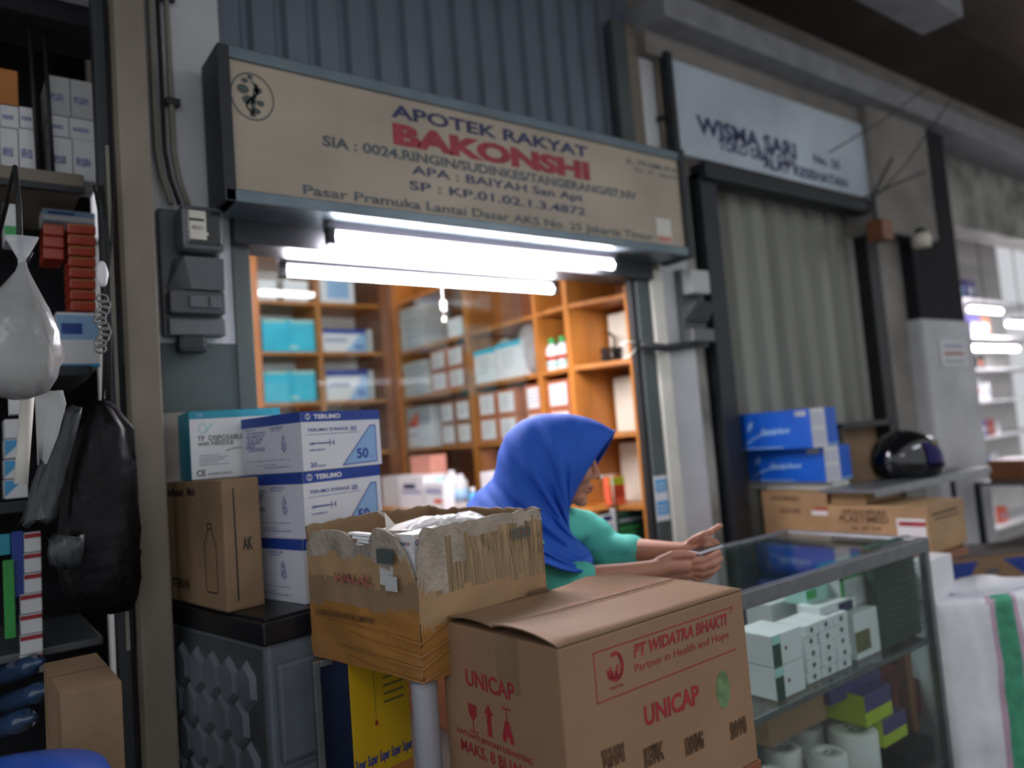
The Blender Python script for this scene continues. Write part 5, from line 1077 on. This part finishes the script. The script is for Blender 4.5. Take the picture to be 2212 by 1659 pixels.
for zi, z in enumerate(ZR):
    x = 6.0
    while x < 7.9:
        ww = rnd.uniform(.10, .24); hh = rnd.uniform(.12, .27); cc = rnd.choice(cols); b = MB(); b.box((0, 0, 0), (ww-.01, .2, hh), cc, .004); b.rect(frF(), ww*.15, hh*.3, ww*.7, hh*.6, rnd.choice(['pale_ink', 'white_card', 'palegrey_ink', 'red_ink_pale']))
        tag(b.build('carton', loc=(x, 3.02+rnd.uniform(0, .08), z+.001)), 'blurred %s package on the %s shelf of the bright far right stall' % (names[cc], lv[zi]), 'box', '%s packages on the %s shelf of the far right stall' % (names[cc], lv[zi])); x += ww
a = onY(2098, 745, 2.35); c = onY(2300, 705, 2.35)
t = thing('tube_lamp', 'bright tube lamp hanging in the far right stall', 'lamp', (a.x+.62, 2.5, a.z))
b = MB(); b.tube([(-.6, 0, 0), (.6, 0, 0)], .018, 'tube_light', 14); b.build('tube', t)
b = MB(); b.box((-.62, -.02, .02), (.62, .03, .06), 'casing_white', .004); b.build('casing', t)
b = MB(); b.tube([(-.4, 0, .05), (-.4, 0, 3.35-a.z)], .004, 'dark_metal', 6); b.build('hanger', t)
for (ul, vl, lab) in ((2096, 668, 'short bright tube lamp higher up in the far right stall'), (2178, 700, 'bright tube lamp at the frame edge in the far right stall')):
    a = onY(ul, vl, 2.75); t = thing('tube_lamp', lab, 'lamp', (a.x+.3, 2.75, a.z))
    b = MB(); b.tube([(-.3, 0, 0), (.3, 0, 0)], .018, 'tube_light', 14); b.build('tube', t); b = MB(); b.box((-.32, -.02, .02), (.32, .03, .06), 'casing_white', .004); b.build('casing', t); b = MB(); b.tube([(0, 0, .05), (0, 0, 3.38-a.z)], .004, 'dark_metal', 6); b.build('hanger', t)
# bottom right: white box, blue diamond carton, sack
s5, w5, d5, h5 = solve(2010, 1300, 1212, 2003, 2060, 1.385, rad(0))
b = MB(); b.box((0, 0, 0), (w5, .075, h5), 'white_card', .004); tag(b.build('carton', loc=s5), 'plain white box on the left edge of the white sack, beside the showcase', 'box')
s6 = onY(2045, 1300, 1.80); e6 = onY(2045, 1208, 1.80)
b = MB(); w6, h6 = .65, e6.z-s6.z+.25; b.box((0, 0, 0), (w6, .3, h6), 'kraft', .004); f = frF()
b.poly(f, [(0.02, h6-.02), (.19, h6-.02), (.08, h6-.18), (.03, h6-.12)], 'blue_ink'); b.ring(f, .26, h6-.075, .04, .014, 1, 'meter_grey', n=20); b.poly(f, [(.32, h6-.02), (.55, h6-.02), (.45, h6-.12)], 'blue_ink'); b.box((-.0, 0, h6), (w6, .3, h6+.004), 'inside_dark')
tag(b.build('carton', loc=(s6.x, 1.80, e6.z-h6), rz=rad(-30)), 'brown carton with blue diamond print behind the white sack', 'box')
t = thing('goods_bench', 'low bench standing under the blue diamond carton', 'bench', (s6.x, 1.80, 0), rad(-30)); zz = e6.z-h6-.001
b = MB(); b.box((0, 0, zz-.03), (w6, .3, zz), 'brown_wood'); b.build('bench_top', t)
for xx in (.02, w6-.07):
    b = MB(); b.box((xx, .02, 0), (xx+.05, .28, zz-.03), 'brown_wood'); b.build('leg', t)
# sack
def sack():
    Y = 1.37; p0 = onY(2030, 1400, Y); ra = rad(-32); da = V((cos(ra), sin(ra), 0)); db = V((-sin(ra), cos(ra), 0))
    t = thing('sack', 'big white woven sack with a green stripe at the right frame edge', 'sack', (p0.x, Y, 0), ra)
    def al(u, v):     # distance along the front face
        r = ray(u, v); tt = (V((p0.x, Y, 0))-C0).dot(db)/r.dot(db); p = C0+r*tt; return (p-V((p0.x, Y, 0))).dot(da), p.z
    L, D_ = .85, .30; zt_ = al(2100, 1296)[1]; g0 = al(2168, 1450)[0]; g1 = al(2206, 1450)[0]; R_ = .05
    per = []; nx = 64
    for k in range(nx): per.append((R_+(L-2*R_)*k/(nx-1), 0))
    for k in range(1, 6): a_ = -pi/2+pi/2*k/6; per.append((L-R_+R_*cos(a_), R_+R_*sin(a_)))
    for k in range(10): per.append((L, R_+(D_-2*R_)*k/9))
    for k in range(1, 6): a_ = pi/2*k/6; per.append((L-R_+R_*cos(a_), D_-R_+R_*sin(a_)))
    for k in range(30): per.append((L-R_-(L-2*R_)*k/29, D_))
    for k in range(1, 6): a_ = pi/2+pi/2*k/6; per.append((R_+R_*cos(a_), D_-R_+R_*sin(a_)))
    for k in range(10): per.append((0, D_-R_-(D_-2*R_)*k/9))
    for k in range(1, 6): a_ = pi+pi/2*k/6; per.append((R_+R_*cos(a_), R_+R_*sin(a_)))
    rings = []
    for z, g in zip([0, .02, .1, .2, .3, .4, .5, .58, zt_-.05, zt_-.02, zt_-.004, zt_], [.94, .98, 1.0, 1.01, 1.015, 1.01, 1.0, .995, .99, .975, .93, .70]):
        rr = []
        for (x, y) in per:
            nn = .016*noise.noise(V((x*7, y*7, z*5)))+.008*noise.noise(V((x*22, y*9, z*9)))
            cx, cy = x-L/2, y-D_/2
            rr.append(V((L/2+cx*(1-(1-g)*.25)+(nn if y in (0, D_) else nn)*.3, D_/2+cy*g-nn*(1 if y < D_/2 else -1), z+(.012*noise.noise(V((x*8, y*8, 3))) if z > .6 else 0))))
        rings.append(rr)
    b = MB(); b.loft(rings, 'sack')
    for fi in range(len(b.f)):
        if len(b.f[fi]) == 4:
            c = sum((b.v[i] for i in b.f[fi]), V((0, 0, 0)))/4
            if g0 < c.x < g1+.004: b.m[fi] = 'sack_green'
            elif g0-.028 < c.x < g0 or g1 < c.x < g1+.03: b.m[fi] = 'sack_pink'
    b.build('sack_body', t)
    b = MB(); rr = []
    for i in range(13):
        a_ = i/12; rr.append([V((.10+a_*.34, .12+.05*cos(2*pi*k/16)*(.45+sin(pi*a_)), zt_+.014+.030*sin(2*pi*k/16)*(.35+sin(pi*a_))+.008*noise.noise(V((i*.6, k*.5, 0))))) for k in range(16)])
    b.loft(rr, 'sack'); b.build('folded_top', t)
sack()
b = MB(); b.box((0, 0, 0), (.9, .3, .02), 'meter_grey', .002); b.box((0, 0, -.9), (.03, .03, 0), 'dark_metal'); b.box((.87, 0, -.9), (.9, .03, 0), 'dark_metal'); b.box((0, .27, -.9), (.03, .3, 0), 'dark_metal')
p = onY(2100, 1150, 2.2); tag(b.build('side_table', loc=(4.9, 2.35-.6, .95)), 'grey shelf table right of the brown cartons', 'table')
b = MB(); b.box((0, 0, 0), (.3, .2, .12), 'brown_wood', .006); tag(b.build('carton', loc=(5.0, 1.8, .971)), 'dark brown box on the grey shelf table', 'box')

# ================================================================== PERSON
HD = 2.12
lat = V((cos(rad(52)), sin(rad(52)), 0)); fwd = V((cos(rad(-38)), sin(rad(-38)), 0))   # left side of the body, facing
tilt = rad(15); fh = (fwd*cos(tilt)-Z3*sin(tilt)).normalized(); uh = (fwd*sin(tilt)+Z3*cos(tilt)).normalized()
head_c = dep(1297, 1031, HD)-fh*.113+uh*.022
def H(f, u, l=0): return head_c+fh*f+uh*u+lat*l
class Blob:
    def __init__(s): s.b = MB()
    def ell(s, c, rf, ru, rl, F_=None, U_=None, L_=None, n=20, k=14):
        F_, U_, L_ = F_ or fh, U_ or uh, L_ or lat
        vs = []; fs = []
        for i in range(k+1):
            a = pi*i/k
            for j in range(n): q = 2*pi*j/n; vs.append(c+F_*rf*sin(a)*cos(q)+L_*rl*sin(a)*sin(q)+U_*ru*cos(a))
        for i in range(k):
            for j in range(n): fs.append((i*n+j, (i+1)*n+j, (i+1)*n+(j+1) % n, i*n+(j+1) % n))
        s.b.add(vs, fs, s.m, True); return s
    def chain(s, pts, rr, n=14):
        for p, r in zip(pts, rr): s.ell(p, r, r, r, n=n, k=10)
        for (p, r), (q, r2) in zip(list(zip(pts, rr))[:-1], list(zip(pts, rr))[1:]): s.b.tube([p, q], r, s.m, n, True, [r, r2])
        return s
    def build(s, name, voxel, parent, smooth=3, disp=None):
        o = s.b.build(name); md = o.modifiers.new('r', 'REMESH'); md.mode = 'VOXEL'; md.voxel_size = voxel; md.use_smooth_shade = True
        sm = o.modifiers.new('s', 'SMOOTH'); sm.iterations = smooth; sm.factor = .5
        bpy.context.view_layer.update(); dg = bpy.context.evaluated_depsgraph_get(); me = bpy.data.meshes.new_from_object(o.evaluated_get(dg))
        bpy.data.objects.remove(o); me.name = name
        if disp:
            ns = [v.normal.copy() for v in me.vertices]
            for v, n_ in zip(me.vertices, ns): v.co += n_*disp(v.co)
        me.polygons.foreach_set('use_smooth', [True]*len(me.polygons))
        if not me.materials: me.materials.append(MATS[s.m])
        o = bpy.data.objects.new(name, me); COL.objects.link(o); o.parent = parent; o.matrix_parent_inverse = parent.matrix_world.inverted() if parent else IDM; return o
hip = dep(1085, 1380, 2.14); hip.z = .88
person = thing('person', 'woman in blue headscarf and turquoise shirt leaning over the counter, looking down at her hands', 'person', (0, 0, 0))
B = Blob(); B.m = 'skin'
# head
B.ell(H(-.012, .03), .093, .098, .074); B.ell(H(.03, -.03), .058, .075, .058); B.ell(H(.050, -.084), .036, .024, .034); B.ell(H(.06, .045), .030, .035, .052)
B.chain([H(.083, .020), H(.096, -.006), H(.104, -.020)], [.009, .0095, .0105], 10); B.ell(H(.094, -.024, .010), .008, .0065, .008, n=10, k=8); B.ell(H(.094, -.024, -.010), .008, .0065, .008, n=10, k=8)
B.ell(H(.084, -.053), .014, .007, .024, n=12, k=8); B.ell(H(.082, -.066), .013, .008, .021, n=12, k=8); B.ell(H(.070, -.098), .020, .015, .020); B.ell(H(.055, -.02, .04), .030, .028, .022); B.ell(H(.055, -.02, -.04), .030, .028, .022)
B.ell(H(.0, -.0, -.076), .012, .03, .01); B.ell(H(.0, -.0, .076), .012, .03, .01)
neck = dep(1168, 1115, HD); chest = dep(1140, 1200, HD+.0); waist = dep(1105, 1310, HD)
B.chain([H(-.03, -.06), neck, chest], [.055, .055, .08])
shR = dep(1118, 1154, HD-.115); shL = dep(1165, 1118, HD+.16)
B.chain([neck, shR], [.05, .048]); B.chain([neck, shL], [.05, .048])
B.ell(chest, .10, .13, .15, fwd, Z3, lat); B.ell(waist, .10, .14, .14, fwd, Z3, lat); B.ell(hip, .12, .12, .16, fwd, Z3, lat); B.chain([chest, waist, hip], [.1, .1, .11])
for s_ in (-1, 1):
    a = hip+lat*.085*s_; kn = V((a.x, a.y, .47))+fwd*.02; an = V((a.x, a.y, .08))
    B.chain([a, kn, an], [.085, .055, .038]); B.chain([an-Z3*.04-fwd*.03, an-Z3*.045+fwd*.13], [.035, .028])
elR = dep(1192, 1268, HD-.17); wrR = dep(1408, 1232, HD-.17)
elL = dep(1322, 1190, HD+.06); wrL = dep(1478, 1190, HD-.06)
B.chain([shR, elR], [.047, .040]); B.chain([elR, elR.lerp(wrR, .3), elR.lerp(wrR, .8), wrR], [.039, .041, .029, .026])
B.chain([shL, elL], [.047, .038]); B.chain([elL, elL.lerp(wrL, .3), elL.lerp(wrL, .8), wrL], [.037, .037, .026, .023])
def P(u, v, d=0): return dep(u, v, HD+d)
# near (right) hand, palm up with fingers curling round the phone
B.chain([wrR, P(1440, 1222, -.165), P(1478, 1222, -.155)], [.026, .024, .020])
B.chain([wrR, P(1445, 1236, -.15), P(1485, 1238, -.14)], [.024, .022, .018]); B.chain([P(1445, 1215, -.15), P(1480, 1212, -.145), P(1488, 1228, -.14)], [.018, .017, .017])
fing = [[(1480, 1212, -.15), (1512, 1211, -.155), (1537, 1203, -.15), (1553, 1194, -.14)], [(1484, 1222, -.145), (1515, 1226, -.155), (1541, 1218, -.155), (1557, 1207, -.14)],
        [(1484, 1232, -.14), (1514, 1240, -.15), (1538, 1235, -.15), (1552, 1224, -.14)], [(1480, 1240, -.135), (1506, 1251, -.14), (1526, 1247, -.14), (1540, 1238, -.13)]]
for fg, r in zip(fing, (.0098, .0098, .0092, .0082)): B.chain([P(*q) for q in fg], [r*1.1, r, r*.92, r*.8], 10)
B.chain([P(1425, 1215, -.165), P(1452, 1200, -.17), P(1478, 1197, -.165), P(1497, 1199, -.155)], [.016, .0125, .011, .009], 10)
# far (left) hand: folded fingers, index pointing up and right
B.chain([wrL, P(1500, 1184, -.06), P(1515, 1182, -.06)], [.023, .021, .017]); B.chain([wrL, P(1498, 1195, -.065)], [.022, .019])
for fg, r in zip([[(1508, 1172, -.06), (1526, 1166, -.09), (1545, 1170, -.10), (1552, 1179, -.09)], [(1508, 1182, -.07), (1528, 1180, -.10), (1545, 1184, -.105), (1549, 1191, -.09)], [(1500, 1192, -.08), (1520, 1193, -.11), (1537, 1196, -.11), (1540, 1202, -.09)]], (.0095, .0092, .0085)): B.chain([P(*q) for q in fg], [r*1.1, r, r*.9, r*.8], 10)
B.chain([P(1498, 1174, -.05), P(1518, 1160, -.055), P(1538, 1147, -.06), P(1556, 1136, -.065)], [.0115, .010, .0092, .0078], 10)
B.chain([P(1488, 1176, -.06), P(1500, 1165, -.075), P(1520, 1155, -.085), P(1536, 1149, -.085)], [.013, .011, .010, .0085], 10)
B.build('body', .0032, person, 2)
b = MB()
for s_ in (-1, 1):
    b2 = Blob(); b2.m = 'eye'; b2.ell(H(.070, .012, s_*.031), .012, .012, .013, n=12, k=8); o = b2.b.build('eye', person)
    b2 = MB(); 
b2 = Blob(); b2.m = 'iris'; b2.ell(H(.080, .010, -.032), .004, .006, .006, n=10, k=8); b2.ell(H(.080, .010, .032), .004, .006, .006, n=10, k=8); b2.b.build('iris', person)
b2 = Blob(); b2.m = 'lips'; b2.ell(H(.089, -.054), .0105, .0055, .021, n=12, k=8); b2.ell(H(.087, -.064), .010, .006, .018, n=12, k=8); b2.b.build('lips', person)
b2 = Blob(); b2.m = 'hair'; [b2.ell(H(.088, .036, s_*.033), .005, .003, .018, n=10, k=6) for s_ in (-1, 1)]; b2.b.build('eyebrow', person)
# shirt
S = Blob(); S.m = 'shirt'
S.ell(chest, .115, .12, .145, fwd, Z3, lat); S.ell(waist, .12, .15, .155, fwd, Z3, lat); S.ell(hip+Z3*.06, .135, .13, .175, fwd, Z3, lat); S.chain([neck-Z3*.03, chest], [.07, .1])
fR0 = elR.lerp(wrR, .30); fL0 = elL.lerp(wrL, .27)
S.chain([neck, shR, elR-Z3*0, fR0], [.055, .054, .056, .052]); S.chain([neck, shL, elL, fL0], [.06, .062, .054, .048])
S.chain([neck.lerp(chest, .3)+fwd*.04, dep(1265, 1140, HD+.1), elL], [.06, .055, .05])
S.build('shirt', .006, person, 4, lambda c: .008*noise.noise(V((c.x*9, c.y*9, c.z*26))) + .0015*noise.noise(c*60))
K = Blob(); K.m = 'skirt'; K.chain([hip, V((hip.x, hip.y, .5)), V((hip.x, hip.y, .06))], [.15, .17, .19]); K.build('skirt', .012, person, 4)
# headscarf: rings fanning from the face rim over the crown to the hem
ringsp = [((1329, 931), (1228, 1098), .060, (-15, 2)), ((1322, 930), (1226, 1103), .073, (-16, 0)), ((1292, 913), (1224, 1112), .087, (-14, -2)), ((1252, 900), (1226, 1122), .095, (-6, 0)), ((1206, 895), (1227, 1134), .100, (0, 0)), ((1158, 899), (1230, 1146), .103, (0, 0)),
          ((1118, 917), (1236, 1156), .104, (0, 6)), ((1092, 945), (1246, 1166), .105, (2, 12)), ((1077, 983), (1256, 1176), .112, (6, 22)), ((1070, 1022), (1266, 1184), .130, (12, 36)), ((1056, 1044), (1272, 1192), .160, (20, 50)), ((1034, 1062), (1276, 1198), .200, (26, 44)), ((1012, 1088), (1274, 1204), .226, (34, 36)), ((998, 1124), (1266, 1208), .240, (42, 20)), ((990, 1150), (1262, 1210), .246, (46, 8))]
def sag(u, v): # point on her sagittal plane
    r = ray(u, v); return C0+r*((head_c-C0).dot(lat)/r.dot(lat))
def cr(a, b, c, d, t): return .5*((2*b)+(-a+c)*t+(2*a-5*b+4*c-d)*t*t+(-a+3*b-3*c+d)*t**3)
flat = [(*o_, *n_, hw, *sh) for o_, n_, hw, sh in ringsp]
SUBN = 6; M_ = (len(flat)-1)*SUBN+1; N = 120; rings = []
for i in range(M_):
    a0 = min(i//SUBN, len(flat)-2); t_ = i/SUBN-a0; g = lambda k: flat[max(0, min(len(flat)-1, k))]
    uo, vo, ui, vi, hw, sx_, sy_ = [cr(g(a0-1)[q], g(a0)[q], g(a0+1)[q], g(a0+2)[q], t_) for q in range(7)]
    Po, Pi_ = sag(uo, vo), sag(ui, vi); c = (Po+Pi_)/2; ax = (Po-Pi_)/2
    shn = sag((uo+ui)/2+sx_, (vo+vi)/2+sy_)-c; tt = i/(M_-1)
    fx_, fy_ = (26, -28) if tt < .02 else (26*max(0, 1-tt/.3)+sx_*min(1, tt/.3), -28*max(0, 1-tt/.3)+sy_*min(1, tt/.3)); shf = sag((uo+ui)/2+fx_, (vo+vi)/2+fy_)-c; r = []
    for k in range(N):
        q = 2*pi*k/N; cs, sn = cos(q), sin(q); near = sn < 0
        env = min(1, max(0, (tt-.13)/.2)); low = max(0, -cs)      # folds deepen towards the throat and chest
        f1 = sin(tt*44+1.3*cs+.6*noise.noise(V((cs*2, tt*3, 0)))); f2 = sin(tt*83-2.2*cs+1)
        fold = env*(.0085+.007*max(0, tt-.5)*2+.006*low)*(f1*abs(f1)**.3+.45*f2)*abs(sn)**.5
        wv = .004*noise.noise(V((cs*3, sn*2, tt*8)))*min(1, tt*5)
        p = c + ax*cs*(1+.02*f2*env*.3) + lat*((hw+fold+wv)*abs(sn)*(1 if sn > 0 else -1)) + (shn if near else shf)*(abs(sn)**1.5)
        if tt > .9: p += Z3*(.006*sin(q*7)*(tt-.9)*10)
        r.append(p)
    rings.append(r)
b = MB(); b.loft(rings, 'hood', True, False); o = b.build('headscarf', person)
ss = o.modifiers.new('s', 'SUBSURF'); ss.levels = 1; ss.render_levels = 1; so = o.modifiers.new('t', 'SOLIDIFY'); so.thickness = .0025; so.offset = 1
# phone between the hands; a whitish glint is put into its casing colour
pc = P(1524, 1186, -.115); b = MB(); dirp = (P(1550, 1176, -.10)-P(1490, 1196, -.14)).normalized(); up_ = (Z3-dirp*dirp.z).normalized(); sd = dirp.cross(up_)
R3 = M((( dirp.x, sd.x, up_.x), (dirp.y, sd.y, up_.y), (dirp.z, sd.z, up_.z))).to_4x4()
b.box((-.040, -.024, -.0035), (.040, .024, .0035), 'side_card', .003); b.rect((V((-.037, -.021, .0035)), X3, Y3), 0, 0, .074, .042, 'meter_glass'); o = b.build('phone'); o.matrix_world = M.Translation(pc) @ R3
tag(o, 'small phone with casing pale for a glint held between both hands above the glass counter', 'phone')
